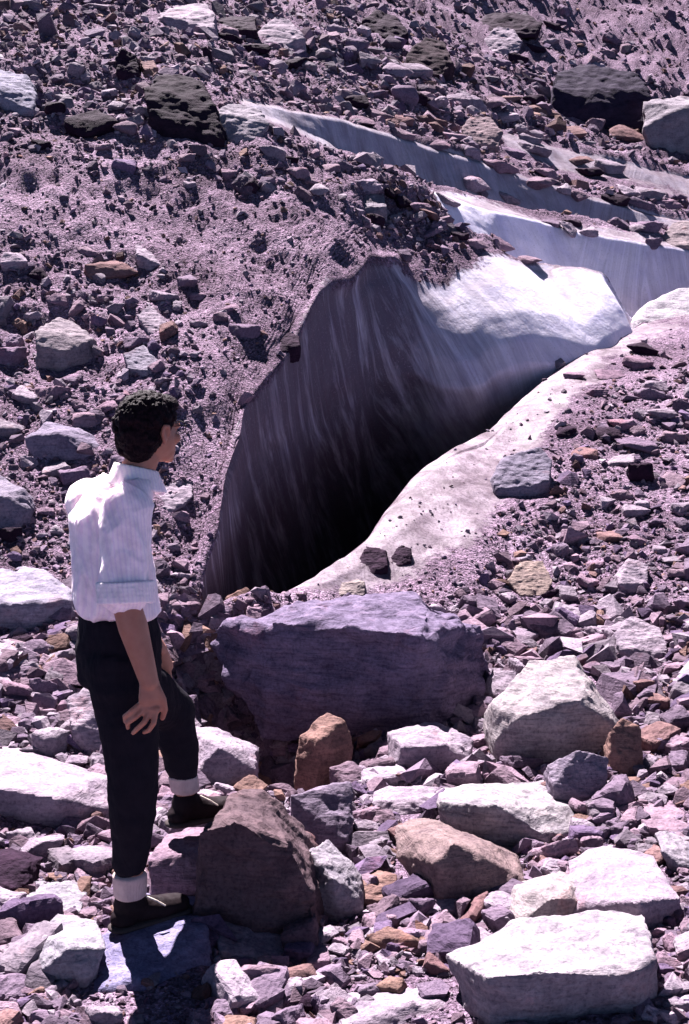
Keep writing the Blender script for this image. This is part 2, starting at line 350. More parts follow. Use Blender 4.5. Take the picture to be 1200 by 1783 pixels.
for a_, b_, y_, dp, rr in ((352, 1105, 7.1, .35, .16), (385, 1165, 6.85, .5, .2), (425, 1230, 6.6, .6, .24), (465, 1290, 6.35, .6, .25), (480, 1320, 6.25, .25, .18)):
    c_ = at(a_, b_, y_); V[:, 2] -= dp * .75 * np.exp(-((V[:, 0] - c_.x) ** 2 + (V[:, 1] - c_.y) ** 2) / rr ** 2 * .7)
G = V.reshape(NR, NC, 3); N = grid_normals(G)
idx = np.arange(NR * NC).reshape(NR, NC)
quads = np.stack([idx[:-1, :-1], idx[:-1, 1:], idx[1:, 1:], idx[1:, :-1]], -1).reshape(-1, 4)
def mesh_np(name, V, faces, k, attrs=None, smooth=True):
    me = bpy.data.meshes.new(name)
    me.vertices.add(len(V)); me.vertices.foreach_set('co', np.asarray(V, np.float32).ravel())
    me.loops.add(len(faces) * k); me.loops.foreach_set('vertex_index', faces.astype(np.int32).ravel())
    me.polygons.add(len(faces)); me.polygons.foreach_set('loop_start', np.arange(0, len(faces) * k, k, dtype=np.int32))
    me.polygons.foreach_set('loop_total', np.full(len(faces), k, np.int32))
    me.polygons.foreach_set('use_smooth', np.full(len(faces), smooth, bool))
    for an, ty, val in (attrs or []):
        a = me.attributes.new(an, ty, 'POINT')
        a.data.foreach_set('color' if 'COLOR' in ty else 'vector' if 'VECTOR' in ty else 'value', np.asarray(val, np.float32).ravel())
    me.update(calc_edges=True); me.validate(); return me
def submesh(name, sel):
    q = quads[sel]; u, inv = np.unique(q.ravel(), return_inverse=True)
    me = mesh_np(name, V[u], inv.reshape(-1, 4), 4, [('silt', 'FLOAT', SILT[u]), ('flow', 'FLOAT_VECTOR', FLOW[u]), ('ice', 'FLOAT', I1[u]), ('dirt', 'FLOAT', GD.reshape(-1)[u])])
    o = link(name, me, M_GROUND); tag(o, kind='structure'); return o
qi = I1[quads].mean(1)
submesh('ground', qi <= .5); submesh('glacier_ice', qi > .5)
BV = BVHTree.FromPolygons([tuple(v) for v in V.tolist()], quads.tolist())
CO = Vector((0, 0, ZC))
def hit(px, py):
    d = (at(px, py, 1.0) - CO).normalized()
    h = BV.ray_cast(CO, d, 500)
    return (h[0], h[1]) if h[0] else (at(px, py, 8), Vector((0, 0, 1)))
def proj(V3):
    x, y, z = V3[..., 0], V3[..., 1], V3[..., 2] - ZC
    dep = y * CP - z * SP; up = y * SP + z * CP
    dep = np.where(np.abs(dep) < 1e-3, 1e-3, dep)
    return 600 + F * x / dep, 891.5 - F * up / dep, dep

# ---------------------------------------------------------------- rocks
TONE = {'W': (.235, .192, .23), 'G': (.15, .11, .152), 'V': (.115, .08, .135), 'B': (.16, .095, .095), 'O': (.19, .115, .10), 'D': (.024, .012, .024), 'P': (.195, .134, .17)}  # D is near black: shade of the boulder fronts put into the colour
def evaluated(me, mods):
    o = bpy.data.objects.new('tmp', me); COL.objects.link(o)
    for ty, kw in mods:
        m = o.modifiers.new(ty, ty)
        for a, v in kw.items(): setattr(m, a, v)
    bpy.context.view_layer.update()
    r = bpy.data.meshes.new_from_object(o.evaluated_get(bpy.context.evaluated_depsgraph_get()))
    bpy.data.objects.remove(o); return r
def rock_mesh(name, P, size, res=44, rough=1.0, seed=0, ridge=1.0):
    """convex hull of the given corners, remeshed and chipped into facets, cracks and layers"""
    bm = bmesh.new()
    for p in P: bm.verts.new(p)
    bmesh.ops.convex_hull(bm, input=bm.verts)
    bmesh.ops.delete(bm, geom=[v for v in bm.verts if not v.link_faces], context='VERTS')
    me = bpy.data.meshes.new(name); bm.to_mesh(me); bm.free()
    me = evaluated(me, [('REMESH', dict(mode='VOXEL', voxel_size=size / res)), ('SMOOTH', dict(factor=.5, iterations=1))])
    n = len(me.vertices); co = np.empty(n * 3); me.vertices.foreach_get('co', co); co = co.reshape(-1, 3)
    nr = np.empty(n * 3); me.vertices.foreach_get('normal', nr); nr = nr.reshape(-1, 3)
    q = co / size + seed * 3.17
    d1, d2, h = cellular(q * 3.4 + .25 * np.stack([vnoise(q * 4, 5), vnoise(q * 4, 6), vnoise(q * 4, 7)], 1), seed)
    e1, e2, h2 = cellular(q * 9.0, seed + 40)
    lay = q @ np.array([.25, .15, 1.0]); 
    d = rough * size * (.040 * fbm(q * 2.2, 3, seed) + .030 * (h - .5) * np.clip((d2 - d1) * 5, 0, 1) + .018 * (h2 - .5) * np.clip((e2 - e1) * 4, 0, 1)
                        + .011 * fbm(np.stack([lay * 14, q[:, 0] * 1.6, q[:, 1] * 1.6], 1), 3, seed + 70) * ridge + .012 * fbm(q * 16, 3, seed + 3))
    co = co + nr * d[:, None]
    me.vertices.foreach_set('co', co.ravel().astype(np.float32))
    me.polygons.foreach_set('use_smooth', np.ones(len(me.polygons), bool)); 
    try: me.set_sharp_from_angle(angle=math.radians(38))
    except Exception: pass
    me.update(); me.name = name
    return me
named = []       # (px, py, phrase) landmarks used in the labels of the loose stones
solid = []       # screen ellipses that are already taken by a placed rock
def boulder(name, label, tone, anchor, D, P, group=None, rough=1.0, mat=None, res=44, ridge=1.0, short=None, cat='boulder', Y=None):
    Y0 = Y or hit(*anchor)[0].y
    W = [at(x, y, Y0 + d) for x, y, d in P]
    ys = [p[1] for p in P]; cut = min(ys) + .6 * (max(ys) - min(ys))
    low = [w_ for w_, p in zip(W, P) if p[1] >= cut]
    zmin = min(w_.z for w_ in W)
    for w_ in low:
        W.append(Vector((w_.x, w_.y + .03, zmin - .07))); W.append(Vector((w_.x * 1.0, w_.y + D, zmin + .02)))
    c = sum(W, Vector()) / len(W); c.z = zmin
    size = max((a - b).length for a in W for b in W) * .8
    me = rock_mesh(name, [a - c for a in W], size, res, rough, len(named) + 1, ridge)
    o = link(name, me, mat or M_ROCK); o.location = c
    t = TONE[tone] if isinstance(tone, str) else tone
    o.color = (*t, 1)
    tag(o, label, cat, group)
    cx = sum(p[0] for p in P) / len(P); cy = sum(ys) / len(P)
    named.append((cx, cy, short or label)); 
    xs = [p[0] for p in P]; solid.append(((min(xs) + max(xs)) / 2, (min(ys) + max(ys)) / 2, (max(xs) - min(xs)) / 2, (max(ys) - min(ys)) / 2))
    return o

B = boulder
B('boulder', 'huge dark violet layered boulder lying across the mouth of the ice cave', (.125, .10, .155), (620, 1285), .9,
  [(372, 1092, .40), (480, 1082, .12), (606, 1122, .0), (737, 1102, -.12), (748, 1045, .35), (720, 1028, .6), (640, 1042, .7), (490, 1052, .6), (842, 1085, .5), (850, 1160, .45), (812, 1245, .12), (712, 1292, -.06), (570, 1285, 0), (455, 1242, .08), (388, 1165, .28), (366, 1120, .42)],
  mat=M_SLATE, res=100, rough=1.5, ridge=1.9, short='the huge violet boulder')
B('boulder', 'dark brown pyramid shaped boulder with a lit right slope beside the man\'s boots', (.085, .058, .066), (450, 1640), .45,  # base darker than the rock itself, shade of its front is in the colour
  [(345, 1450, .05), (408, 1428, .0), (468, 1460, 0), (508, 1468, 0), (548, 1560, 0), (556, 1612, .02), (440, 1640, .0), (338, 1610, .05), (398, 1380, .38), (430, 1374, .45), (475, 1392, .42), (530, 1490, .3), (570, 1600, .2)], short='the dark pyramid boulder', res=76, rough=1.3)
B('boulder', 'large white topped slab with a tall dark brown front face, in the bottom right corner', (0.228, 0.201, 0.223), (950, 1795), .5,
  [(848, 1702, 0), (930, 1692, -.02), (1000, 1704, 0), (1090, 1700, .02), (1140, 1672, .1), (1145, 1795, .1), (852, 1805, 0), (1122, 1588, .45), (1040, 1578, .5), (900, 1606, .42), (775, 1662, .25)], short='the white topped corner slab', res=90, rough=.8)
B('boulder', 'broad low white rock at the bottom edge, left of the corner slab', 'W', (700, 1800), .4,
  [(600, 1790, .0), (560, 1725, .25), (640, 1690, .45), (760, 1682, .45), (845, 1740, .2), (850, 1810, .05), (700, 1812, 0), (720, 1740, .1)], short='the low white rock at the bottom edge')
B('boulder', 'flat white block with a small square dark end, near the right edge', 'W', (1150, 1628), .4,
  [(990, 1500, .5), (1050, 1472, .6), (1140, 1490, .5), (1188, 1562, .12), (1184, 1620, .1), (1118, 1630, 0), (1112, 1572, 0), (1010, 1568, .15), (995, 1590, .15)], short='the flat white block', rough=.7)
B('boulder', 'pale wedge shaped rock with a brown underside leaning against the flat white block', (0.228, 0.196, 0.201), (960, 1615), .3,
  [(890, 1600, .05), (902, 1545, .15), (950, 1526, .28), (1000, 1545, .25), (1058, 1582, .2), (960, 1616, 0), (893, 1616, 0), (965, 1560, 0)], short='the pale wedge rock')
B('boulder', 'wide pale slab with torn layered top and dark front, above the flat white block', (0.228, 0.206, 0.219), (900, 1478), .45,
  [(764, 1396, .1), (825, 1362, .5), (950, 1358, .6), (1018, 1400, .35), (992, 1452, .1), (944, 1470, 0), (870, 1466, 0), (778, 1432, .05), (862, 1402, 0), (940, 1448, 0)], mat=M_SLATE, short='the torn layered slab', res=56)
B('boulder', 'long red brown block with a rounded front end pointing right', (0.164, 0.118, 0.118), (830, 1572), .35,
  [(684, 1432, .42), (742, 1424, .45), (862, 1480, .3), (914, 1532, .1), (905, 1562, .04), (830, 1574, 0), (762, 1562, 0), (756, 1502, 0), (792, 1466, .05), (690, 1490, .25)], short='the red brown block')
B('boulder', 'big cracked slab with white sloping top standing right of the huge violet boulder', (0.228, 0.201, 0.210), (950, 1330), .6,
  [(856, 1228, .15), (920, 1150, .45), (1000, 1142, .6), (1036, 1195, .45), (905, 1250, 0), (1028, 1205, .1), (1094, 1285, .08), (1084, 1325, .08), (905, 1326, 0), (862, 1295, .05), (1005, 1218, 0)], mat=M_SLATE, short='the cracked white topped slab', res=60)
B('boulder', 'rusty brown upright stone at the right end of the cracked slab', 'O', (1095, 1352), .2,
  [(1062, 1270, .1), (1085, 1250, .15), (1115, 1262, .12), (1122, 1345, .05), (1090, 1356, 0), (1060, 1345, .05)], short='the rusty upright stone', cat='rock')
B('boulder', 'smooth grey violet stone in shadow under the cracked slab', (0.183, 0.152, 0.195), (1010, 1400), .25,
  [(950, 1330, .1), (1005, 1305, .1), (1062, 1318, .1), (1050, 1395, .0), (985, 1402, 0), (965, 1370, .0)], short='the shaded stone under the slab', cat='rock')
B('boulder', 'upright orange brown stone with rounded top, in front of the huge violet boulder', 'O', (560, 1368), .22,
  [(513, 1352, .05), (524, 1282, .1), (570, 1239, .15), (600, 1254, .1), (613, 1300, .08), (606, 1360, .05), (550, 1369, 0), (560, 1290, -.02)], Y=6.12, short='the orange brown upright stone')
B('boulder', 'white lumpy rock at the foot of the huge violet boulder', 'W', (720, 1352), .3,
  [(673, 1275, .2), (760, 1254, .3), (824, 1288, .18), (815, 1322, .05), (745, 1352, 0), (690, 1346, 0), (700, 1300, 0), (770, 1300, .02)], short='the white lumpy rock')
B('boulder', 'black sided slab with a thin lit top edge under the orange brown stone', (.15, .12, .16), (560, 1482), .3,
  [(504, 1385, .1), (560, 1368, .2), (612, 1360, .2), (618, 1425, .08), (605, 1462, 0), (560, 1482, 0), (508, 1445, .03)], short='the black sided slab')
B('rock', 'smooth pale oval rock lying right of the black sided slab', 'W', (700, 1420), .25,
  [(648, 1396, .05), (700, 1367, .2), (770, 1368, .2), (768, 1396, .05), (705, 1421, 0), (656, 1420, 0)], cat='rock', short='the pale oval rock')
B('rock', 'pale angular block with dark foot, right of the dark pyramid boulder', (0.210, 0.188, 0.214), (590, 1606), .25,
  [(538, 1480, .12), (570, 1462, .25), (628, 1522, .15), (632, 1588, .03), (592, 1607, 0), (546, 1565, .03), (580, 1530, 0)], cat='rock', short='the pale angular block')
B('rock', 'small square orange brown block between pale blocks', 'O', (660, 1580), .18,
  [(630, 1530, .1), (660, 1514, .18), (692, 1522, .12), (690, 1568, .0), (660, 1581, 0), (632, 1565, .02)], cat='rock', short='the square orange block')
B('boulder', 'long flat white slab at the left edge behind the man\'s legs', 'W', (90, 1440), .5,
  [(-90, 1290, .7), (0, 1300, .6), (105, 1332, .55), (192, 1352, .35), (192, 1412, .1), (100, 1392, 0), (0, 1372, 0), (-90, 1360, 0), (190, 1445, .12), (0, 1430, .05), (-90, 1425, .05)], short='the long white slab', res=60, rough=.55)
B('boulder', 'thick slab, white top and dark violet front, at the left edge by the man\'s elbow', (0.210, 0.192, 0.238), (50, 1100), .5,
  [(-90, 958, .7), (0, 965, .7), (88, 1000, .5), (122, 1025, .3), (124, 1042, .1), (20, 1052, 0), (-90, 1048, 0), (126, 1085, .1), (20, 1100, 0), (-90, 1096, 0)], mat=M_SLATE, short='the thick slab at the left edge')
B('boulder', 'round grey violet boulder cut by the left edge near the man\'s back', (0.164, 0.142, 0.182), (10, 920), .4,
  [(-60, 850, .3), (0, 828, .35), (38, 850, .2), (52, 890, .1), (22, 917, 0), (-60, 922, 0), (0, 865, .02)], short='the round boulder at the left edge')
B('boulder', 'flat topped boulder with dark left side, alone on the left slope', (0.192, 0.160, 0.178), (90, 648), .4,
  [(60, 575, .12), (100, 552, .45), (128, 560, .45), (166, 590, .2), (116, 612, 0), (64, 600, 0), (112, 652, .0), (162, 622, .15), (66, 622, .05)], short='the flat topped slope boulder')
B('boulder', 'domed dark violet boulder left of the man\'s head', (0.158, 0.134, 0.181), (110, 800), .35,
  [(42, 762, .05), (80, 734, .25), (140, 744, .25), (177, 776, .1), (162, 796, 0), (60, 800, 0), (100, 755, .02)], short='the domed violet boulder')
B('rock', 'pale round topped rock with a grey lower half, left of the man\'s boots', (0.219, 0.201, 0.228), (110, 1720), .3,
  [(58, 1622, .2), (100, 1590, .35), (170, 1600, .3), (187, 1650, .1), (150, 1712, 0), (70, 1695, 0), (120, 1650, .02)], short='the pale round topped rock')
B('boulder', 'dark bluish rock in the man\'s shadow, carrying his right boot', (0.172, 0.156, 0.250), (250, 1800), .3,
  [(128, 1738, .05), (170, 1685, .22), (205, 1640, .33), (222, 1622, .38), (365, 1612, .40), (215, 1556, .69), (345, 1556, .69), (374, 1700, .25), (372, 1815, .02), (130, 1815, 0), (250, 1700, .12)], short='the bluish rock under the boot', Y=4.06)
B('rock', 'pale flat stone right of the bluish rock', 'W', (440, 1675), .2,
  [(374, 1608, .15), (400, 1600, .2), (507, 1634, .18), (512, 1664, .05), (442, 1676, 0), (382, 1656, 0)], short='the pale flat stone', cat='rock')
B('boulder', 'bright white rough rock just beyond the man\'s left boot', 'W', (390, 1372), .4,
  [(325, 1262, .35), (378, 1262, .35), (446, 1308, .2), (444, 1342, .08), (402, 1371, 0), (335, 1354, 0), (380, 1300, .05)], short='the rough white rock')
B('rock', 'flat topped pinkish stone carrying the man\'s left boot', 'P', (320, 1545), .3,
  [(256, 1500, .05), (285, 1455, .22), (330, 1438, .33), (392, 1436, .33), (388, 1480, .1), (384, 1556, 0), (262, 1556, 0)], short='the pinkish stone between the boots', cat='rock', Y=4.72)
B('rock', 'tall white egg shaped rock behind the man\'s thigh', 'W', (150, 1312), .3,
  [(118, 1210, .2), (150, 1196, .25), (190, 1230, .15), (192, 1300, .03), (160, 1316, 0), (125, 1270, .03)], short='the white egg shaped rock', cat='rock')
B('rock', 'pale stone hollowed by deep shadow in front of the man\'s chest', 'W', (300, 893), .25,
  [(262, 870, .1), (285, 838, .25), (335, 842, .25), (336, 865, .1), (300, 892, 0), (266, 888, 0)], short='the pale stone by the chest', cat='rock')
B('rock', 'two lobed grey violet rock sitting on the white ice of the right mound', (0.150, 0.132, 0.173), (900, 866), .3,
  [(858, 832, .1), (880, 792, .3), (940, 779, .35), (963, 800, .25), (957, 838, .05), (902, 863, 0), (864, 852, 0)], short='the rock on the white ice', cat='rock')
B('rock', 'dark brown rock at the brink of the cave', 'D', (645, 1000), .25,
  [(615, 985, .1), (640, 950, .2), (672, 958, .2), (676, 985, .05), (645, 1002, 0), (618, 1000, 0)], short='the dark rock at the brink', cat='rock')
B('rock', 'small dark pointed rock right of the brink rock', 'D', (700, 988), .15,
  [(674, 980, .05), (700, 948, .15), (716, 955, .1), (716, 978, .03), (690, 988, 0)], short='the small pointed rock', cat='rock')
B('rock', 'little pale cube on the lit edge just above the huge violet boulder', (0.206, 0.169, 0.164), (612, 1042), .15,
  [(589, 1015, .1), (620, 1008, .15), (636, 1012, .1), (635, 1036, .02), (610, 1042, 0), (590, 1038, 0)], short='the little pale cube', cat='rock')
B('rock', 'white topped rusty rock on the gravel of the right mound', (0.228, 0.173, 0.155), (930, 1040), .25,
  [(884, 1010, .1), (905, 978, .25), (945, 976, .25), (964, 1010, .1), (950, 1036, 0), (905, 1036, 0)], short='the rusty white rock', cat='rock')
B('rock', 'angular pale stone on the gravel near the right edge', 'W', (1100, 1032), .25,
  [(1073, 1000, .1), (1095, 970, .2), (1130, 980, .2), (1128, 1015, .03), (1105, 1034, 0), (1078, 1018, 0)], short='the angular pale stone', cat='rock')
B('rock', 'pale stone with black right side, under the angular pale stone', 'W', (1120, 1158), .3,
  [(1068, 1100, .15), (1100, 1074, .3), (1150, 1090, .25), (1164, 1130, .08), (1130, 1158, 0), (1078, 1130, .03)], short='the black sided pale stone', cat='rock')
# far moraine; the near black tones hold the shade of the boulder fronts
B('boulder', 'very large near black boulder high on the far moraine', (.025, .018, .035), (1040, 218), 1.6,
  [(960, 150, .2), (968, 122, .8), (1010, 110, 1.2), (1050, 124, 1.2), (1110, 126, 1.0), (1135, 165, .4), (1125, 215, 0), (1060, 222, 0), (965, 200, 0)], short='the near black far boulder')
B('boulder', 'far boulder with white face and black right side, cut by the right edge', (0.192, 0.169, 0.192), (1165, 262), 1.4,
  [(1118, 175, .5), (1190, 165, 1.2), (1260, 170, 1.2), (1120, 222, 0), (1135, 228, 0), (1190, 185, .1), (1260, 185, .1), (1155, 262, 0), (1260, 275, 0), (1145, 245, 0)], short='the far white faced boulder')
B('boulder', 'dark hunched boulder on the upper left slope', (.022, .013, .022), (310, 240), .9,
  [(245, 150, .3), (285, 125, .7), (345, 145, .7), (375, 185, .3), (390, 245, 0), (330, 240, 0), (265, 200, .05)], short='the dark hunched boulder')
B('boulder', 'pale rock right of the dark hunched boulder', (0.206, 0.182, 0.210), (410, 248), .5,
  [(376, 195, .2), (395, 176, .5), (450, 188, .5), (472, 215, .2), (440, 245, 0), (400, 250, 0)], short='the pale rock by the hunched boulder', cat='rock')
B('boulder', 'lilac boulder with a dark hollow left side at the upper left edge', (0.201, 0.188, 0.238), (30, 198), .6,
  [(-40, 130, .5), (0, 118, .6), (50, 130, .5), (64, 160, .25), (58, 194, 0), (20, 196, 0), (-40, 150, .0)], short='the lilac boulder at the left edge')
B('rock', 'narrow black standing stone on the upper left slope', 'D', (222, 138), .4,
  [(200, 100, .1), (212, 84, .2), (238, 95, .2), (244, 130, .0), (222, 140, 0), (203, 120, 0)], short='the narrow black stone', cat='rock')
B('boulder', 'wide white topped slab with dark front at the top, left of centre', 'W', (320, 55), .9,
  [(255, 35, .3), (300, 7, 1.0), (360, 8, 1.0), (378, 22, .4), (372, 52, 0), (290, 52, 0), (285, 25, .05)], short='the white topped slab at the top', cat='boulder')
B('boulder', 'low black boulder just right of the white topped slab at the top', 'D', (410, 58), .6,
  [(376, 35, .2), (400, 26, .5), (445, 30, .5), (448, 52, .0), (400, 58, 0), (378, 52, 0)], short='the low black boulder', cat='boulder')
B('boulder', 'pale grey pyramid rock at the top, right of the low black boulder', 'W', (490, 80), .7,
  [(444, 62, .2), (480, 26, .6), (505, 30, .6), (532, 66, .2), (500, 78, 0), (455, 76, 0)], short='the pale pyramid rock', cat='rock')
B('boulder', 'black rounded boulder on the far moraine at the top centre', 'D', (670, 68), .9,
  [(630, 35, .3), (655, 18, .7), (690, 28, .7), (712, 55, .2), (690, 70, 0), (645, 66, 0)], short='the black rounded far boulder')
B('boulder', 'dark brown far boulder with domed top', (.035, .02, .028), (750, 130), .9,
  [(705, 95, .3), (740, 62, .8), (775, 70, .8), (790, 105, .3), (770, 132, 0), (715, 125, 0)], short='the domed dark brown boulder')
B('boulder', 'long low black ledge on the far moraine at the top', 'D', (870, 60), 1.0,
  [(818, 48, .2), (850, 22, .8), (920, 24, .8), (945, 40, .3), (935, 58, 0), (830, 60, 0)], short='the long black ledge')
B('rock', 'pale domed rock below the long black ledge', 'W', (875, 95), .7,
  [(840, 70, .3), (865, 46, .7), (895, 50, .7), (910, 72, .3), (900, 94, 0), (850, 92, 0)], short='the pale domed rock', cat='rock')
B('rock', 'round brown boulder between the two ice bands', (0.183, 0.134, 0.146), (835, 255), .6,
  [(803, 225, .2), (820, 200, .5), (855, 202, .5), (876, 230, .2), (868, 256, 0), (815, 250, 0)], short='the round brown boulder', cat='boulder')
B('rock', 'pale slab with black underside in the middle of the left slope', 'W', (268, 468), .4,
  [(234, 425, .2), (258, 414, .4), (298, 440, .3), (296, 466, .0), (270, 466, 0), (240, 446, 0)], short='the mid slope slab', cat='rock')
B('rock', 'square white rock tilted on the left slope above the man', 'W', (265, 582), .3,
  [(236, 548, .15), (262, 528, .3), (290, 558, .2), (284, 578, .02), (262, 582, 0)], short='the tilted white rock', cat='rock')
B('rock', 'flat grey slate below the tilted white rock', (0.173, 0.155, 0.192), (255, 655), .3,
  [(216, 615, .15), (250, 600, .3), (292, 628, .2), (286, 650, .03), (255, 656, 0), (222, 640, 0)], short='the grey slate', cat='rock')
B('rock', 'black rock hanging over the left edge of the cave', 'D', (490, 612), .3,
  [(460, 592, .1), (480, 568, .25), (520, 580, .25), (522, 602, .05), (490, 614, 0), (464, 612, 0)], short='the black rock over the cave', cat='rock')
B('rock', 'dark rock with pale top where the debris tongue meets the ice band', (0.183, 0.158, 0.183), (640, 372), .4,
  [(612, 340, .2), (635, 322, .4), (668, 335, .4), (674, 360, .05), (645, 374, 0), (616, 362, 0)], short='the debris tongue rock', cat='rock')
B('boulder', 'rounded white boulder behind the crest of the right mound', (0.283, 0.260, 0.283), (1150, 575), .8,
  [(1104, 560, .2), (1130, 525, .6), (1190, 498, .9), (1290, 500, .9), (1290, 580, .1), (1180, 582, 0), (1110, 576, .05)], short='the white crest boulder', rough=.6, Y=14.0)
B('rock', 'brownish pale rock on the ice shelf at the right edge', (0.192, 0.155, 0.164), (1180, 430), .5,
  [(1152, 410, .2), (1172, 386, .5), (1220, 386, .5), (1215, 428, 0), (1170, 430, 0)], short='the ice shelf rock', cat='rock')
B('rock', 'pinkish slab cut by the right edge below the cracked slab', 'P', (1160, 1460), .3,
  [(1105, 1415, .15), (1150, 1400, .35), (1230, 1402, .35), (1230, 1450, .05), (1190, 1460, 0), (1130, 1440, .02)], short='the pinkish slab at the right edge', cat='rock')
B('rock', 'grey lilac slab right of the flat white block', (0.192, 0.169, 0.196), (1190, 1520), .3,
  [(1140, 1450, .2), (1190, 1450, .35), (1260, 1470, .3), (1260, 1520, .05), (1185, 1512, 0), (1150, 1480, .02)], short='the grey lilac slab', cat='rock')
B('rock', 'dark round rock at the left edge below the long white slab', 'D', (20, 1555), .25,
  [(-30, 1490, .2), (15, 1476, .25), (50, 1500, .1), (52, 1535, .03), (20, 1556, 0), (-30, 1556, 0)], short='the dark round rock', cat='rock')
B('rock', 'pale grey lump with dark left end below the dark round rock', (0.192, 0.178, 0.201), (95, 1595), .2,
  [(38, 1575, .05), (85, 1545, .2), (130, 1534, .2), (148, 1560, .1), (140, 1588, .0), (60, 1596, 0)], short='the pale grey lump', cat='rock')

# ---------------------------------------------------------------- loose stones: one prototype per shape, then copies
protos = []
for i in range(14):
    r = random.Random(100 + i); P = []
    for _ in range(13):
        v = Vector([r.uniform(-1, 1) for _ in range(3)]); v = v / max(abs(v.x), abs(v.y), abs(v.z)) * r.uniform(.75, 1)
        P.append(Vector((v.x * .5, v.y * .42, v.z * .30)))
    m = rock_mesh('stone', P, 1.0, 22, 1.0, 200 + i, .6); m.materials.append(M_SLATE if i % 4 == 0 else M_ROCK); protos.append(m)
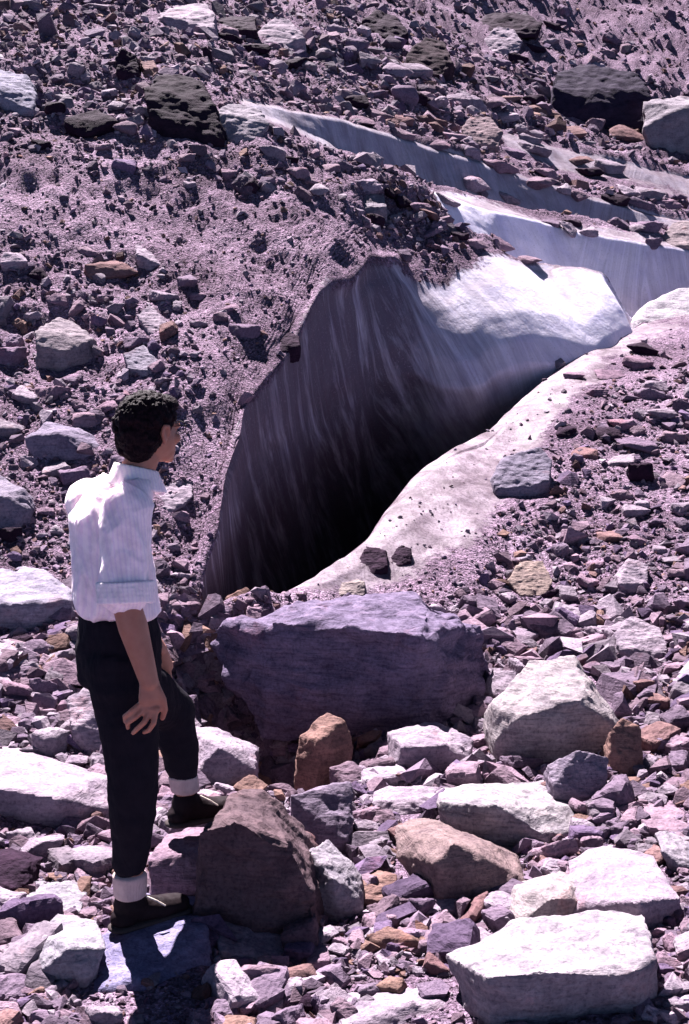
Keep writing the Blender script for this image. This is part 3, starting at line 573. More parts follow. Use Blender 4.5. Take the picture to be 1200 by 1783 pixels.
# (centre x, base y, width, height, tone) read off the photograph
ST = """20 640 60 45 G|95 695 70 30 P|45 700 60 26 W|15 760 60 30 W|150 740 60 26 P|185 720 40 20 P|215 830 50 40 G|130 850 60 40 G|100 830 50 26 W
50 815 36 24 W|160 870 30 16 P|30 470 60 34 W|70 490 40 26 D|100 530 40 16 P|190 480 90 26 B|150 445 50 16 P|285 525 50 22 W|330 500 50 24 G|345 520 34 12 P
400 545 34 14 P|425 590 60 30 G|385 560 30 18 P|345 570 30 14 W|285 670 34 18 W|340 625 24 12 W|430 705 26 30 P|300 600 20 12 P|205 545 34 22 W|180 525 28 14 G
240 600 50 18 G|160 230 90 34 D|120 215 40 18 P|205 195 40 20 W|95 150 36 20 G|95 200 44 26 D|180 265 30 16 P|250 205 34 22 W|260 240 30 16 W|225 230 50 20 P
70 260 40 20 D|15 250 30 24 G|325 280 34 16 P|480 275 60 24 W|505 285 30 16 D|430 335 50 28 D|400 310 40 18 P|520 310 50 22 P|555 340 44 18 W|330 325 24 10 W
360 60 60 20 W|400 75 44 18 D|360 115 30 36 D|450 95 60 20 D|510 95 50 18 W|560 105 50 24 W|520 120 60 24 D|600 30 50 22 G|585 60 40 20 W|620 90 50 28 G
640 115 50 24 W|680 115 50 18 D|690 135 80 22 W|725 130 60 18 W|620 190 50 26 D|610 170 50 14 W|655 175 50 20 G|700 185 60 40 G|730 190 44 36 D|765 195 44 32 W
800 190 50 30 W|820 195 50 30 W|750 220 60 20 B|700 215 40 16 B|660 210 50 20 P|630 220 60 18 P|760 230 30 18 B|870 120 40 20 G|830 110 40 16 P|930 90 40 14 D
960 80 36 16 W|975 30 44 24 G|960 50 40 14 D|1000 60 30 12 P|1065 80 40 24 G|1060 100 40 14 P|900 110 40 20 D|865 165 44 16 P|890 180 40 16 B|930 185 60 24 D
860 190 50 20 P|880 210 50 14 W|940 200 60 14 B|985 200 40 20 W|1015 215 50 30 W|1040 235 44 30 P|1000 240 70 20 B|1090 245 90 24 B|1080 230 50 14 B|970 225 40 14 G
920 250 50 18 W|930 270 60 22 W|890 275 60 20 G|950 310 60 20 P|1010 290 50 18 B|1060 300 60 22 W|1030 310 50 20 D|870 300 60 22 P|940 325 70 24 P|985 340 40 16 W
1010 345 44 14 P|1090 340 60 18 W|1130 345 60 22 W|1160 365 50 20 P|1110 360 50 16 G|1070 355 50 20 D|790 245 50 16 P|820 270 50 18 W|765 260 44 14 P|700 240 50 14 P
825 330 50 24 W|885 352 40 16 W|840 340 30 12 P|730 375 50 24 P|705 360 40 18 D|760 400 34 16 P|680 350 40 26 D|640 335 50 26 W|600 300 44 20 G|575 300 40 18 P
625 375 24 14 W|655 395 40 26 D|745 385 60 22 B|800 420 40 18 D|830 430 40 14 P|960 395 44 14 G|990 405 50 18 W|1030 415 50 18 W|1080 400 60 22 G|1110 405 44 16 W
1130 405 50 26 G|1000 395 40 14 D|1140 430 40 20 G|780 355 50 14 W|870 430 60 14 P|920 460 60 14 P|1120 620 60 24 D|1110 640 60 20 P|1140 690 50 30 W|1130 700 50 26 G
1060 660 60 18 P|1150 730 60 20 W|1080 745 60 18 P|1060 770 70 28 D|1110 790 80 30 G|1170 770 50 22 P|1185 720 34 30 G|1040 690 50 16 P|1000 660 40 14 P|975 640 30 14 W
985 760 50 18 D|1020 800 60 20 B|1115 850 50 50 D|1085 810 60 18 W|1170 850 60 30 P|1185 900 50 26 W|1110 900 60 24 W|1140 920 40 20 G|1185 925 34 26 G|1080 870 44 18 P
1010 950 50 24 W|975 970 30 30 G|1065 945 60 22 B|1035 990 40 16 P|1110 950 40 18 P|1150 965 30 16 W|1180 1010 40 22 P|1020 1020 40 20 P|960 1040 40 20 D|880 1050 44 20 W
865 1025 34 18 P|1135 1055 40 18 W|1190 1060 30 22 G|1055 1110 80 24 W|1010 1110 60 26 W|900 1120 70 26 W|955 1140 50 18 W|860 1130 40 24 G|1170 1180 50 30 P|1140 1230 60 24 B
1185 1260 44 34 G|1150 1290 50 22 P|1190 1335 50 40 D|1140 1340 40 24 W|1180 1380 60 28 P|1130 1390 50 20 G|1000 1350 40 18 D|1065 1415 50 34 D|1130 1190 40 22 D|1175 1130 30 20 W
860 1360 70 30 P|890 1350 40 22 O|640 1310 60 40 O|655 1300 40 30 W|625 1370 50 44 W|640 1340 30 20 G|600 1400 30 20 P|460 1370 60 30 O|490 1350 40 24 P|475 1400 34 28 W
640 1460 50 34 W|660 1440 44 24 P|600 1460 40 30 G|645 1500 60 28 D|580 1480 30 20 G|700 1480 60 50 B|720 1450 40 24 P|930 1480 60 18 D|1000 1450 40 18 W|1010 1520 60 24 D
820 1600 100 40 B|730 1610 60 50 G|860 1600 50 22 P|780 1590 50 26 W|700 1640 60 26 P|650 1620 60 30 P|690 1660 120 44 O|760 1700 60 40 B|620 1650 60 30 P|590 1670 50 30 W
560 1650 60 34 W|555 1690 70 34 P|510 1720 90 40 B|480 1750 80 34 W|580 1760 80 44 W|640 1740 60 30 G|680 1735 60 34 O|540 1760 50 30 D|430 1740 60 34 W|400 1760 50 30 W
440 1710 44 24 W|400 1700 40 24 P|470 1690 50 24 W|405 1780 50 30 P|350 1785 30 24 G|810 1660 40 20 P|840 1640 50 24 W|1170 1660 44 34 P|1160 1700 60 40 P|1180 1730 44 30 G
1180 1770 60 40 W|1150 1650 30 20 D|1190 1600 30 30 W|30 1600 44 30 W|20 1640 50 30 P|60 1640 40 22 G|30 1690 60 50 W|90 1740 60 30 W|40 1740 50 26 P|15 1785 60 44 P
80 1790 60 34 G|180 1785 60 40 W|110 1770 40 22 D|200 1560 34 26 W|170 1540 44 22 P|120 1520 60 30 W|75 1490 80 44 W|40 1470 60 30 W|150 1510 40 18 P|200 1600 30 30 O
175 1610 30 20 G|60 1520 40 22 W|120 1290 60 40 W|90 1320 80 60 W|60 1280 60 34 G|30 1220 60 40 P|75 1230 60 54 G|110 1250 34 30 P|20 1190 40 24 G|60 1150 80 40 G
100 1160 60 34 W|130 1120 50 40 G|90 1110 34 24 P|40 1130 40 30 D|25 1295 50 22 G|135 1335 50 22 W|20 1150 50 24 W|160 1190 40 26 W|290 1290 30 40 P|310 1200 40 20 P
365 1180 34 22 P|340 1150 44 22 W|310 1130 40 24 P|350 1200 50 26 P|330 1225 50 30 W|370 1235 40 22 P|410 1270 60 50 P|430 1245 44 34 G|300 1420 60 60 P|320 1440 50 34 W
300 1390 40 34 W|330 1090 30 18 P|300 1060 34 18 P|320 1010 30 16 W|340 960 24 12 P|300 960 30 16 W|360 870 24 12 P|100 930 30 16 W|80 900 34 18 P|20 945 40 34 D"""
def side(dx, dy):
    if abs(dx) > abs(dy) * 1.3: return 'left of' if dx < 0 else 'right of'
    return 'above' if dy < 0 else 'below'
TN = {'W': ('white', 'pale'), 'G': ('grey', 'lilac grey'), 'P': ('pinkish', 'pink grey'), 'D': ('near black', 'dark'), 'B': ('brown', 'dull brown'), 'O': ('rusty orange', 'orange brown')}
def zone(px, py):
    if py < 175: return 'loose stones on the far moraine'
    if px > 560 and py < 440: return 'loose stones between the ice bands'
    if px > 800 and py < 1000: return 'loose stones on the right mound'
    if py < 1050: return 'loose stones on the left slope'
    return 'loose stones in the foreground rubble'
entries = []
for line in ST.replace('\n', '|').split('|'):
    a = line.split(); px, py, wd, hg = map(float, a[:4]); entries.append((px, py, wd, hg, a[4]))
used = {}
for i, (px, py, wd, hg, tn) in enumerate(entries):
    loc, nr = hit(px, py - hg * .25)
    r = rnd
    dep = (loc - CO).dot(Vector((0, CP, -SP))); ppm = dep / F
    m = protos[i % len(protos)]
    o = link('stone', m); 
    Wm, Hm = wd * ppm, hg * ppm
    yaw = r.choice((0, math.pi)) + r.uniform(-.35, .35)
    o.scale = (Wm * 1.05, Wm * r.uniform(.75, 1.0), max(Hm * 1.15, Wm * .35) / .62)
    q = Vector((0, 0, 1)).lerp(nr, .55).normalized().to_track_quat('Z', 'Y').to_matrix().to_4x4()
    o.rotation_euler = (q @ Matrix.Rotation(yaw, 4, 'Z') @ Matrix.Rotation(r.uniform(-.16, .16), 4, 'X')).to_euler()
    o.location = loc + Vector((0, 0, Hm * .12))
    c = TONE[tn]; j = r.uniform(.82, 1.15); o.color = (c[0] * j, c[1] * j * r.uniform(.95, 1.03), c[2] * j, 1)
    # label: look + where, measured against the nearest landmark rock
    asp = wd / hg
    shp = 'flat' if asp > 2.3 else ('blocky' if asp < 1.35 else 'angular')
    szn = 'large' if wd >= 70 else ('small' if wd < 38 else 'medium')
    cand = sorted(named, key=lambda q_: (q_[0] - px) ** 2 + (q_[1] - py) ** 2)
    lab = None
    for t_ in TN[tn][:1]:
        for cnd in cand[:6]:
            for form in ('{s} {c} {h} stone {d} {n}', '{s} {c} {h} stone farther {d} {n}'):
                L = form.format(s=szn, c=t_, h=shp, d=side(px - cnd[0], py - cnd[1]), n=cnd[2])
                if L not in used and len(L.split()) <= 16: lab = L; break
            if lab: break
        if lab: break
    if not lab:
        cnd = cand[0]; lab = '{} {} {} stone {} {}'.format(szn, TN[tn][0], shp, side(px - cnd[0], py - cnd[1]), cnd[2])
    used[lab] = 1
    tag(o, lab, 'stone', zone(px, py))
    

# ---------------------------------------------------------------- uncountable rubble and gravel
qc = G[:-1, :-1]
QV = (G[:-1, :-1] + G[1:, 1:]) / 2; QN = N[:-1, :-1]
QA = np.linalg.norm(np.cross(G[1:, 1:] - G[:-1, :-1], G[:-1, 1:] - G[1:, :-1]), axis=2) / 2
pxx, pyy, dep = proj(QV)
view = np.abs(np.einsum('ijk,ijk->ij', QN, QV - np.array([0, 0, ZC]))) / (np.linalg.norm(QV - np.array([0, 0, ZC]), axis=2) + 1e-6)
sa = QA * F * F / np.maximum(dep, 2.5) ** 2 * np.clip(view, .12, 1)
QI = GI[:-1, :-1]
nzp = fbm(QV.reshape(-1, 3) * np.array([.9, .9, .9]), 3, 77).reshape(QI.shape)
inside = (pxx > -450) & (pxx < 1650) & (pyy > -250) & (pyy < 2100) & (dep > 2.2)
debm = np.clip(1 - QI * 2.2, 0.0, 1) ** 1.5
fore = np.clip((pyy - 1020) / 120, 0, 1) * (QV[..., 1] < 8.2)
lslope = (pxx < 620) & (pyy < 1020) & (pyy > 240)
free = np.ones(QI.shape)
for (sx0, sy0, sw, sh) in solid[:62]:
    free *= np.where(((pxx - sx0) / (sw * .95)) ** 2 + ((pyy - sy0 - sh * .15) / (sh * .95)) ** 2 < 1, .04, 1)
debm = debm * free
def scatter(name, count, wgt, size_px, smin, smax, label, cat, fine=False):
    p = (wgt * sa * inside).ravel(); p = p / p.sum()
    ch = rng.choice(len(p), count, p=p)
    ri, ci = np.unravel_index(ch, QI.shape); u = rng.random((count, 2))
    pos = (G[ri, ci] * ((1 - u[:, :1]) * (1 - u[:, 1:])) + G[ri, ci + 1] * ((1 - u[:, :1]) * u[:, 1:]) + G[ri + 1, ci] * (u[:, :1] * (1 - u[:, 1:])) + G[ri + 1, ci + 1] * (u[:, :1] * u[:, 1:]))
    nn = QN[ri, ci].copy(); nn[nn[:, 2] < 0] *= -1
    d = np.maximum(dep[ri, ci], 2.5); sp_ = size_px[ri, ci]
    s = sp_ * np.exp(rng.normal(0, .5, count)) * d / F; s = np.clip(s, smin, smax)
    pr = []
    for i in range(16):
        r2 = random.Random(900 + i); bm = bmesh.new()
        if fine:
            bm.free(); m_ = rock_mesh('s', [Vector((r2.uniform(.7, 1) * .5 * sx_, r2.uniform(.6, 1) * .42 * sy_, r2.uniform(.5, 1) * .3 * sz_)) for sx_ in (-1, 0, 1) for sy_ in (-1, 1) for sz_ in (-1, 1)], 1.0, 11, 1.3, 400 + i, .6)
            m_.calc_loop_triangles()
            pr.append((np.array([v.co[:] for v in m_.vertices]), np.array([t.vertices[:] for t in m_.loop_triangles]))); continue
        for _ in range(11):
            v = Vector([r2.gauss(0, 1) for _ in range(3)]).normalized() * r2.uniform(.8, 1)
            bm.verts.new((v.x * .5, v.y * r2.uniform(.36, .42), v.z * .3))
        bmesh.ops.convex_hull(bm, input=bm.verts); bmesh.ops.delete(bm, geom=[v for v in bm.verts if not v.link_faces], context='VERTS')
        bmesh.ops.triangulate(bm, faces=bm.faces); bm.verts.index_update()
        pr.append((np.array([v.co[:] for v in bm.verts]), np.array([[v.index for v in f.verts] for f in bm.faces]))); bm.free()
    VV, FF, CC = [], [], []; base = 0
    pal = np.array([TONE[k] for k in 'WWWWWPPPPPGGGGGPBGVVPWO']) ; kind = rng.integers(0, 16, count)
    tone = pal[rng.integers(0, len(pal), count)] * rng.uniform(.5, 1.15, (count, 1))
    # keep stones off the tops of the placed rocks' screen of ground: they would sit inside them anyway
    ax = rng.uniform(0, 2 * math.pi, count)
    X = np.stack([np.cos(ax), np.sin(ax), 0 * ax], 1)
    nn = nn + rng.normal(0, .22, nn.shape); nn /= np.linalg.norm(nn, axis=1, keepdims=True)
    X = X - nn * (X * nn).sum(1, keepdims=True); X /= np.linalg.norm(X, axis=1, keepdims=True) + 1e-9
    Yv = np.cross(nn, X)
    for k_ in range(16):
        m_ = np.where(kind == k_)[0]; pv, pf = pr[k_]
        sx = rng.uniform(.8, 1.35, (len(m_), 1, 1)); sz = rng.uniform(.7, 1.5, (len(m_), 1, 1))
        W_ = pos[m_][:, None, :] + s[m_][:, None, None] * (pv[None, :, 0:1] * sx * X[m_][:, None, :] + pv[None, :, 1:2] * Yv[m_][:, None, :] + (pv[None, :, 2:3] * sz + .10) * nn[m_][:, None, :])
        VV.append(W_.reshape(-1, 3)); n_ = len(pv)
        FF.append((pf[None] + (np.arange(len(m_)) * n_)[:, None, None] + base).reshape(-1, 3)); base += len(m_) * n_
        CC.append(np.repeat(np.concatenate([tone[m_], np.ones((len(m_), 1))], 1), n_, axis=0))
    me = mesh_np(name, np.concatenate(VV), np.concatenate(FF), 3, [('tone', 'FLOAT_COLOR', np.concatenate(CC))], smooth=False)
    o = link(name, me, M_RUB); tag(o, label, cat, kind='stuff'); return o
uright = (pxx > 640) & (pyy < (pxx - 640) * .40)
patch = np.clip(.55 + nzp * 1.6, .08, 1.3)
mud = np.clip((pyy - 250 - .15 * pxx) / 40, 0, 1) * np.clip((450 + .10 * pxx - pyy) / 50, 0, 1) + np.clip((pxx - 300) / 60, 0, 1) * (pyy > 440) * (pyy < 1000) * (pxx < 600)
mud = np.clip(mud, 0, .93)
stony = np.where(lslope, (patch * .6 + .5) * (1 - mud), 1.0 + .5 * (pyy < 240) + .8 * (pxx < 330) * (pyy > 430)) * np.where(uright, .25, 1)
szr = np.where(fore > .3, 24 + 10 * np.clip(nzp, -1, 1), np.where(pyy < 240, 15, np.where(lslope, 12, 14)))
scatter('rubble', 34000, debm * (stony * .8 + .05 + fore * .5), szr, .02, .45, 'angular loose rubble strewn between the boulders all over the debris', 'rubble')
scatter('rubble', 3600, debm * (fore + .22 * (stony > .4)), np.where(fore > .3, 31.0, 17.0), .03, .2, 'larger angular slabs and blocks packed between the foreground boulders', 'rubble', True)
szg = np.where(fore > .3, 8.0, 5.5)
scatter('gravel', 90000, (debm ** .6 + .10 * (QN[..., 2] > .88) * (pyy > 540)) * (stony * .8 + .35), szg, .008, .2, 'fine purple grey gravel covering the glacier debris', 'gravel')

# ---------------------------------------------------------------- the man
def cloth(name, col, rough=.9, weave=600, stripes=False, sss=0, wr=.5):
    k = NT(name); g = k.n('ShaderNodeTexCoord').outputs['Object']
    n = k.noise(g, 26, 5, .6); f = k.noise(g, weave, 2, .5)
    c = k.mix(1., col, k.ramp(n, [(.3, (.82, .82, .84)), (.6, (1.05, 1.05, 1.05))]), 'MULTIPLY')
    if stripes:
        wv = k.n('ShaderNodeTexWave'); wv.wave_type = 'BANDS'; wv.bands_direction = 'X'; wv.inputs['Scale'].default_value = 26; wv.inputs['Distortion'].default_value = 1.2
        k.l(k.mapping(g, (1, -1, 0.05), (0, 0, .6)), wv.inputs['Vector'])
        c = k.mix(1., c, k.ramp(wv.outputs['Fac'], [(.1, (.93, .90, .97)), (.5, (1, 1, 1))]), 'MULTIPLY')
    k.l(c, k.bsdf.inputs['Base Color']); k.bsdf.inputs['Roughness'].default_value = rough; k.bsdf.inputs['Specular IOR Level'].default_value = .05
    if sss: k.bsdf.inputs['Subsurface Weight'].default_value = sss; k.bsdf.inputs['Subsurface Radius'].default_value = (1, .9, 1); k.bsdf.inputs['Subsurface Scale'].default_value = .04
    b = k.bump(k.noise(k.mapping(g, (1, 1, .45)), 11, 3, .5, .8), wr, .03); b = k.bump(f, .3, .002, b); k.l(b, k.bsdf.inputs['Normal'])
    return k.m
M_SHIRT = cloth('shirt_cotton', (.93, .78, .80), stripes=True, sss=.5, wr=.6)
M_TROU = cloth('dark_trouser_wool', (.012, .010, .015), wr=.7)
M_SOCK = cloth('ribbed_wool_sock', (.50, .37, .35), weave=300, wr=.3)
M_BOOT = cloth('worn_black_leather', (.014, .009, .011), rough=.6, wr=.3)
M_SOLE = cloth('rubber_sole', (.05, .04, .04), wr=.2)
M_LACE = cloth('boot_lace', (.75, .65, .55), wr=.1)
def skin_mat():
    k = NT('sunburnt_skin'); g = k.n('ShaderNodeTexCoord').outputs['Object']
    c = k.ramp(k.noise(g, 18, 5, .6), [(.3, (.30, .112, .07)), (.7, (.38, .165, .105))])
    k.l(c, k.bsdf.inputs['Base Color']); k.bsdf.inputs['Roughness'].default_value = .5
    k.bsdf.inputs['Subsurface Weight'].default_value = .25; k.bsdf.inputs['Subsurface Radius'].default_value = (1, .35, .2); k.bsdf.inputs['Subsurface Scale'].default_value = .012
    b = k.bump(k.noise(g, 70, 5, .65), .35, .003); k.l(b, k.bsdf.inputs['Normal']); return k.m
def hair_mat():
    k = NT('black_hair'); g = k.n('ShaderNodeTexCoord').outputs['Object']
    n = k.noise(k.mapping(g, (1, 1, .3)), 220, 3, .6, 1.5)
    k.l(k.ramp(n, [(.3, (.003, .001, .002)), (.7, (.016, .007, .011))]), k.bsdf.inputs['Base Color']); k.bsdf.inputs['Roughness'].default_value = .45
    k.bsdf.inputs['Roughness'].default_value = .6; k.bsdf.inputs['Specular IOR Level'].default_value = .06; b = k.bump(n, .9, .004); k.l(b, k.bsdf.inputs['Normal']); return k.m
M_SKIN, M_HAIR = skin_mat(), hair_mat()
UP = Vector((0, 0, 1))
def frame(f):
    f = Vector((f[0], f[1], 0)).normalized(); r = Vector((f.y, -f.x, 0)); return Matrix((r, f, UP)).transposed()
BF = frame((.78, .62)); HF = frame((.66, .75))
RT, FW = BF.col[0], BF.col[1]; HR, HFW = HF.col[0], HF.col[1]
man = bpy.data.objects.new('person', None); COL.objects.link(man)
man.location = at(245, 1612, 4.47); man.empty_display_size = .2
tag(man, 'man with short black hair in pale shirt and dark breeches, his back turned', 'person')
MO = man.location.copy()
def el(c, r, fr=None): return (Vector(c), r if isinstance(r, tuple) else (r, r, r), fr)
def chain(pts_, rad, fr=None, dens=.3):
    rad = list(rad)
    out = []
    for (a, b, ra, rb) in zip(pts_[:-1], pts_[1:], rad[:-1], rad[1:]):
        ta = np.array(ra if isinstance(ra, tuple) else (ra,) * 3); tb = np.array(rb if isinstance(rb, tuple) else (rb,) * 3)
        n = max(2, int((b - a).length / (min(ta.min(), tb.min()) * dens)))
        for i in range(n + 1):
            t = i / n; out.append((a.lerp(b, t), tuple(ta * (1 - t) + tb * t), fr))
    return out
_ico = {}
def ico(sub):
    if sub not in _ico:
        bm = bmesh.new(); bmesh.ops.create_icosphere(bm, subdivisions=sub, radius=1)
        _ico[sub] = (np.array([v.co[:] for v in bm.verts]), np.array([[v.index for v in f.verts] for f in bm.faces])); bm.free()
    return _ico[sub]
def organic(name, blobs, voxel, it, mat, parent=man, dfun=None, sub=3, factor=.6):
    v0, f0 = ico(sub); VV, FF = [], []
    for i, (c, r, fr) in enumerate(blobs):
        m = np.array(fr) if fr is not None else np.eye(3)
        VV.append((v0 * np.array(r)) @ m.T + np.array(c - MO)); FF.append(f0 + i * len(v0))
    me = mesh_np(name, np.concatenate(VV), np.concatenate(FF), 3)
    me = evaluated(me, [('REMESH', dict(mode='VOXEL', voxel_size=voxel)), ('SMOOTH', dict(factor=factor, iterations=it))])
    if dfun:
        n = len(me.vertices); co = np.empty(n * 3); me.vertices.foreach_get('co', co); co = co.reshape(-1, 3)
        nr = np.empty(n * 3); me.vertices.foreach_get('normal', nr); nr = nr.reshape(-1, 3)
        co = co + nr * dfun(co)[:, None]; me.vertices.foreach_set('co', co.ravel().astype(np.float32))
    me.polygons.foreach_set('use_smooth', np.ones(len(me.polygons), bool)); me.update(); me.name = name
    o = link(name, me, mat, parent); return o
pel = at(207, 1150, 4.52); che = at(192, 945, 4.50); upc = at(200, 880, 4.50); nek = at(232, 836, 4.50); hd = at(262, 752, 4.52)
wai = at(200, 1062, 4.51)
rsh = at(220, 886, 4.37); rel = at(219, 1048, 4.30); rwr = at(260, 1188, 4.27)
lsh = upc - RT * .17 + UP * -.01; lel = at(212, 1045, 4.80); lwr = at(276, 1130, 4.84)
rhip, rkn, ran = at(212, 1165, 4.45), at(232, 1345, 4.42), at(227, 1560, 4.48)
lhip, lkn, lan = at(196, 1160, 4.62), at(300, 1240, 4.90), at(324, 1384, 4.93)
# skin: one continuous body
H = lambda r, f, u: hd + HR * r + HFW * f + UP * u
b = []
b += chain([pel, wai, che, upc], [(.13, .09, .09), (.12, .08, .09), (.14, .09, .08), (.12, .06, .05)], BF)
b += chain([upc + UP * .02, nek, at(250, 795, 4.51)], [.056, .056, .052])
b += [el(H(0, -.012, .028), (.073, .092, .090), HF), el(H(0, .02, -.02), (.064, .075, .075), HF), el(H(0, .045, -.062), (.046, .045, .038), HF),
      el(H(0, .072, -.088), (.022, .02, .018), HF)]
b += chain([H(0, .083, .012), H(0, .108, -.028)], [(.010, .010, .012), (.014, .014, .012)], HF)
b += [el(H(s * .034, .074, .018), (.022, .016, .012), HF) for s in (-1, 1)] + [el(H(s * .042, .066, -.022), (.02, .02, .018), HF) for s in (-1, 1)]
b += [el(H(0, .086, -.056), (.024, .010, .007), HF), el(H(0, .084, -.066), (.021, .010, .007), HF)]
for s in (-1, 1):
    b += [el(H(s * .077, -.006, .000), (.007, .016, .028), HF)] + chain([H(s * .084, .008, -.004), H(s * .088, .0, .024), H(s * .088, -.018, .026), H(s * .085, -.024, .004), H(s * .079, -.010, -.028)], [.005, .006, .006, .006, .007])
b += chain([rsh, rel, rel.lerp(rwr, .3), rwr], [.052, .045, .047, .030])
b += chain([lsh, lel, lel.lerp(lwr, .3), lwr], [.052, .044, .044, .029])
b += chain([rhip, rkn, rkn.lerp(ran, .35), ran], [.08, .055, .056, .036]) + chain([lhip, lkn, lkn.lerp(lan, .35), lan], [.08, .055, .056, .036])
PF = frame((.95, .30))
palm = at(263, 1220, 4.262)
b += chain([rwr, palm + UP * .008], [(.021, .031, .026), (.015, .040, .032)], PF)
b += chain([at(252, 1232, 4.262), at(271, 1236, 4.262)], [.015, .015])
for p_, r_ in (([(241, 1228), (229, 1238), (217, 1247), (218, 1256)], .0085), ([(250, 1236), (236, 1249), (222, 1259), (223, 1267)], .0092),
               ([(260, 1240), (252, 1257), (238, 1270), (232, 1276)], .0095), ([(271, 1240), (268, 1259), (259, 1272), (251, 1275)], .0090)):
    ys = (4.258, 4.246, 4.262, 4.282)
    b += chain([at(x, y, Y_) for (x, y), Y_ in zip(p_, ys)], [r_ * 1.05, r_, r_ * .92, r_ * .82])
b += chain([at(274, 1200, 4.268), at(284, 1218, 4.268), at(287, 1236, 4.275), at(283, 1250, 4.285)], [.014, .0115, .0105, .009])
lp = at(284, 1160, 4.86)
b += chain([lwr, lp], [(.02, .03, .026), (.016, .038, .03)], PF)
for i in range(4):
    q0 = at(278 + i * 5.5, 1170, 4.865); b += chain([q0, q0 + Vector((.004, 0, -.028)), q0 + Vector((.0, -.012, -.048)), q0 + Vector((-.008, -.022, -.058))], [.0090, .0088, .008, .0075])
b += chain([at(272, 1145, 4.85), at(276, 1168, 4.83), at(280, 1182, 4.83)], [.012, .010, .009])
skin = organic('body', b, .0042, 3, M_SKIN)
# hair
hb = [el(H(0, -.022, .042), (.084, .100, .088), HF), el(H(0, -.045, -.005), (.078, .078, .075), HF), el(H(0, -.055, -.055), (.056, .048, .04), HF), el(H(0, .035, .085), (.066, .068, .034), HF)]
r = random.Random(3)
for _ in range(520):
    v = Vector((r.gauss(0, 1), r.gauss(0, 1), abs(r.gauss(0, 1)) * .9 + .05)).normalized()
    hb.append(el(H(v.x * .083, v.y * .099 - .018, v.z * .090 + .036), r.uniform(.004, .0095)))
for _ in range(70):
    a = r.uniform(math.radians(185), math.radians(355)); z = r.uniform(-.07, .05); k_ = 1 - max(0, -z) * 3.2
    hb.append(el(H(math.cos(a) * .082 * k_, math.sin(a) * .085 * k_ - .03, z), r.uniform(.009, .015)))
for s in (-1, 1): hb += chain([H(s * .070, .014, .05), H(s * .071, .016, .010)], [.012, .006])
organic('hair', hb, .0034, 3, M_HAIR, dfun=lambda c: .003 * fbm(c * 60, 3, 5) + .003 * fbm(c * np.array([170, 170, 60]), 2, 9, True), sub=2)
# spectacles
gl = chain([H(.082, -.01, .022), H(.078, .085, .020)], [.0022, .0022], dens=.9) + chain([H(-.082, -.01, .022), H(-.078, .085, .020)], [.0022, .0022], dens=.9)
for s in (-1, 1):
    ring = [H(s * .036 + math.cos(a) * .026, .096, .010 + math.sin(a) * .020) for a in np.linspace(0, 2 * math.pi, 15)]
    gl += chain(ring, [.0026] * 15, dens=.9)
    gl += chain([H(s * .062, .096, .018), H(s * .078, .085, .020)], [.0028, .0025], dens=.9)
gl += chain([H(-.010, .098, .014), H(.010, .098, .014)], [.0022, .0022], dens=.9)
organic('glasses', gl, .0022, 0, M_BOOT, sub=1)
# shirt
def wrinkle(c):
    q = c * np.array([1, 1, 1.0]); sag = 1 - np.abs(vnoise(np.stack([c[:, 0] * 9 + c[:, 2] * 3, c[:, 1] * 9, c[:, 2] * 5.5 - c[:, 0] * 6], 1), 5))
    sag2 = 1 - np.abs(vnoise(np.stack([c[:, 0] * 22, c[:, 1] * 22, c[:, 2] * 7 + c[:, 0] * 7], 1), 8))
    return .013 * (sag ** 3 - .4) + .006 * (sag2 ** 3 - .4) + .004 * fbm(c * 14, 3, 2)
sb = chain([nek - UP * .03 - FW * .01, at(203, 868, 4.50), at(190, 910, 4.50), at(192, 980, 4.50), at(198, 1040, 4.50), at(205, 1060, 4.51)],
           [(.080, .070, .04), (.145, .09, .05), (.172, .118, .07), (.168, .120, .08), (.166, .126, .06), (.164, .128, .03)], BF)
sb += chain([rsh + UP * .005, at(219, 950, 4.34), at(217, 1030, 4.31)], [.078, .080, .077])
sb += chain([lsh, lsh.lerp(lel, .6), lel], [.078, .078, .072])
sb += chain([nek - UP * .01 + RT * .05, rsh + UP * .012], [.04, .062]) + chain([nek - UP * .01 - RT * .05, lsh + UP * .012], [.04, .062])
shirt = organic('shirt', sb, .0060, 3, M_SHIRT, dfun=wrinkle)
cb = []
for yy, yy2, rr in ((1016, 1047, .083),):
    a0, a1 = at(218, yy, 4.312), at(219, yy2, 4.302); ax = (a1 - a0).normalized(); e1 = ax.orthogonal().normalized(); e2 = ax.cross(e1)
    for t in (0, .25, .5, .75, 1.):
        for a in np.linspace(0, 2 * math.pi, 34)[:-1]: cb.append(el(a0.lerp(a1, t) + (e1 * math.cos(a) + e2 * math.sin(a)) * rr, .009))
organic('sleeve_cuff', cb, .004, 2, M_SHIRT, shirt, lambda c: .004 * fbm(c * 20, 3, 4), sub=2)
cl = []
ctr = nek + UP * .012 + FW * .012
for a in np.linspace(0, 2 * math.pi, 44)[:-1]:
    d_ = RT * math.cos(a) * .074 + FW * math.sin(a) * .078; hgt = .026 - .018 * math.sin(a); open__ = .012 if math.sin(a) > .9 else 0
    base = ctr + d_ * 1.05 + UP * (-.030 - .018 * math.sin(a)); top = ctr + d_ * .86 + UP * hgt
    cl += chain([base - UP * open__, top - UP * open__], [.009, .006], dens=.8)
    cl += chain([top, ctr + d_ * 1.2 + UP * (-.035 - .02 * math.sin(a))], [.005, .006], dens=.8)
organic('collar', cl, .0042, 1, M_SHIRT, shirt, sub=2)
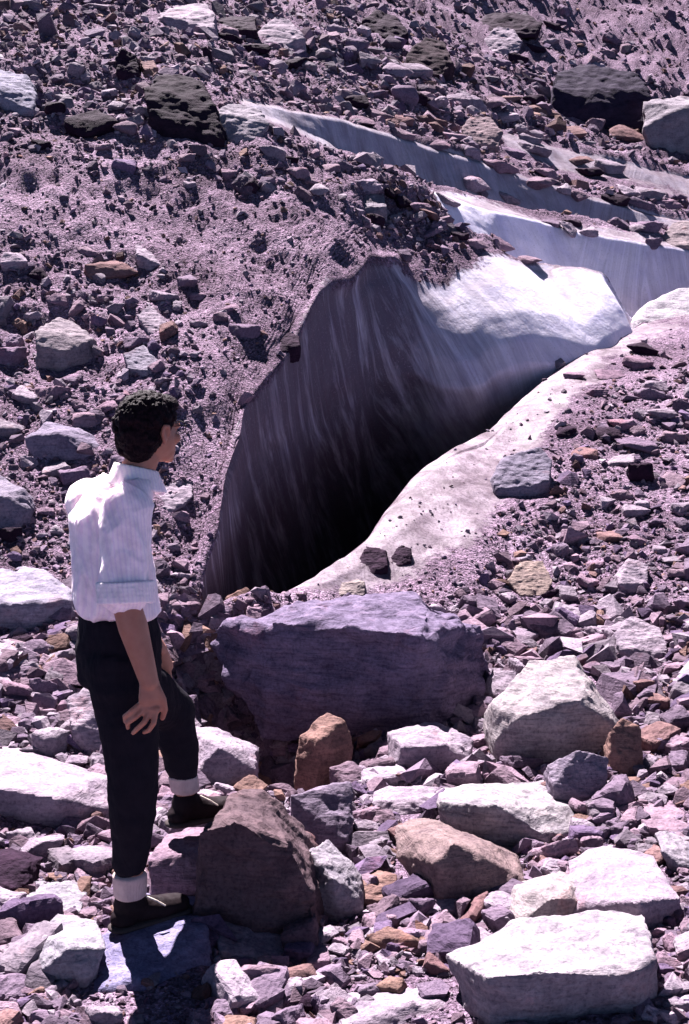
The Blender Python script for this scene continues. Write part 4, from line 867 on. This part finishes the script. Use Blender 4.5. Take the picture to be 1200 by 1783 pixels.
# breeches
def tw(c): return .007 * fbm(c * 9, 3, 12, True) + .003 * fbm(c * 30, 2, 14)
tb = chain([at(203, 1075, 4.51), at(207, 1110, 4.51), pel, pel - UP * .05], [(.152, .112, .03), (.162, .125, .05), (.17, .130, .06), (.165, .125, .06)], BF)
tb += chain([rhip, at(224, 1250, 4.43), rkn, at(231, 1420, 4.44), at(226, 1490, 4.47), at(226, 1500, 4.47)], [.112, .098, .082, .074, .060, .056])
tb += chain([lhip, lhip.lerp(lkn, .5), lkn, lkn.lerp(at(318, 1340, 4.93), .6), at(320, 1352, 4.93)], [.108, .095, .080, .068, .051])
organic('breeches', tb, .0065, 3, M_TROU, dfun=tw)
for a, b_, r0, bt in ((at(226, 1524, 4.47), at(227, 1556, 4.48), .0585, 0), (at(319, 1352, 4.93), at(323, 1374, 4.93), .055, 1)):
    organic('sock', chain([a, b_], [(r0, r0, .018), (r0 * .95, r0 * .95, .018)], dens=.2), .004, 1, M_SOCK, dfun=lambda c: .0007 * np.sin(np.arctan2(c[:, 1] - c[:, 1].mean(), c[:, 0] - c[:, 0].mean()) * 34) + .0025 * fbm(c * 22, 2, 3), sub=3)
for an, fd, r0 in ((ran, (.80, .60), .058), (lan, (.86, .50), .054)):
    bf = frame(fd); f_ = bf.col[1]; q = an + Vector((0, 0, -.028)); gz = an.z - .103
    g0 = Vector((q.x, q.y, gz))
    bb = chain([q, g0 + UP * .055 - f_ * .01], [r0, (.044, .052, .03)][:1] + [.046]) + [el(g0 - f_ * .025 + UP * .032, (.045, .05, .038), bf)]
    bb += chain([g0 + f_ * .02 + UP * .052, g0 + f_ * .10 + UP * .036, g0 + f_ * .175 + UP * .030], [(.047, .055, .05), (.052, .055, .040), (.047, .048, .034)], bf)
    boot = organic('boot', bb, .0055, 3, M_BOOT, dfun=lambda c: .003 * fbm(c * 26, 3, 6), sub=2)
    so_ = chain([g0 - f_ * .035 + UP * .004, g0 + f_ * .06 + UP * .003, g0 + f_ * .185 + UP * .005], [(.049, .050, .015), (.048, .055, .014), (.053, .052, .015)], bf)
    organic('sole', so_, .005, 1, M_SOLE, boot, sub=2)
    rt_ = bf.col[0]
    lc = chain([g0 + f_ * .045 + UP * .098 + rt_ * .02, g0 + f_ * .075 + UP * .082 + rt_ * .045, g0 + f_ * .10 + UP * .062 + rt_ * .055], [.0035, .0032, .0032], dens=.7)
    organic('lace', lc, .0022, 0, M_LACE, boot, sub=2)
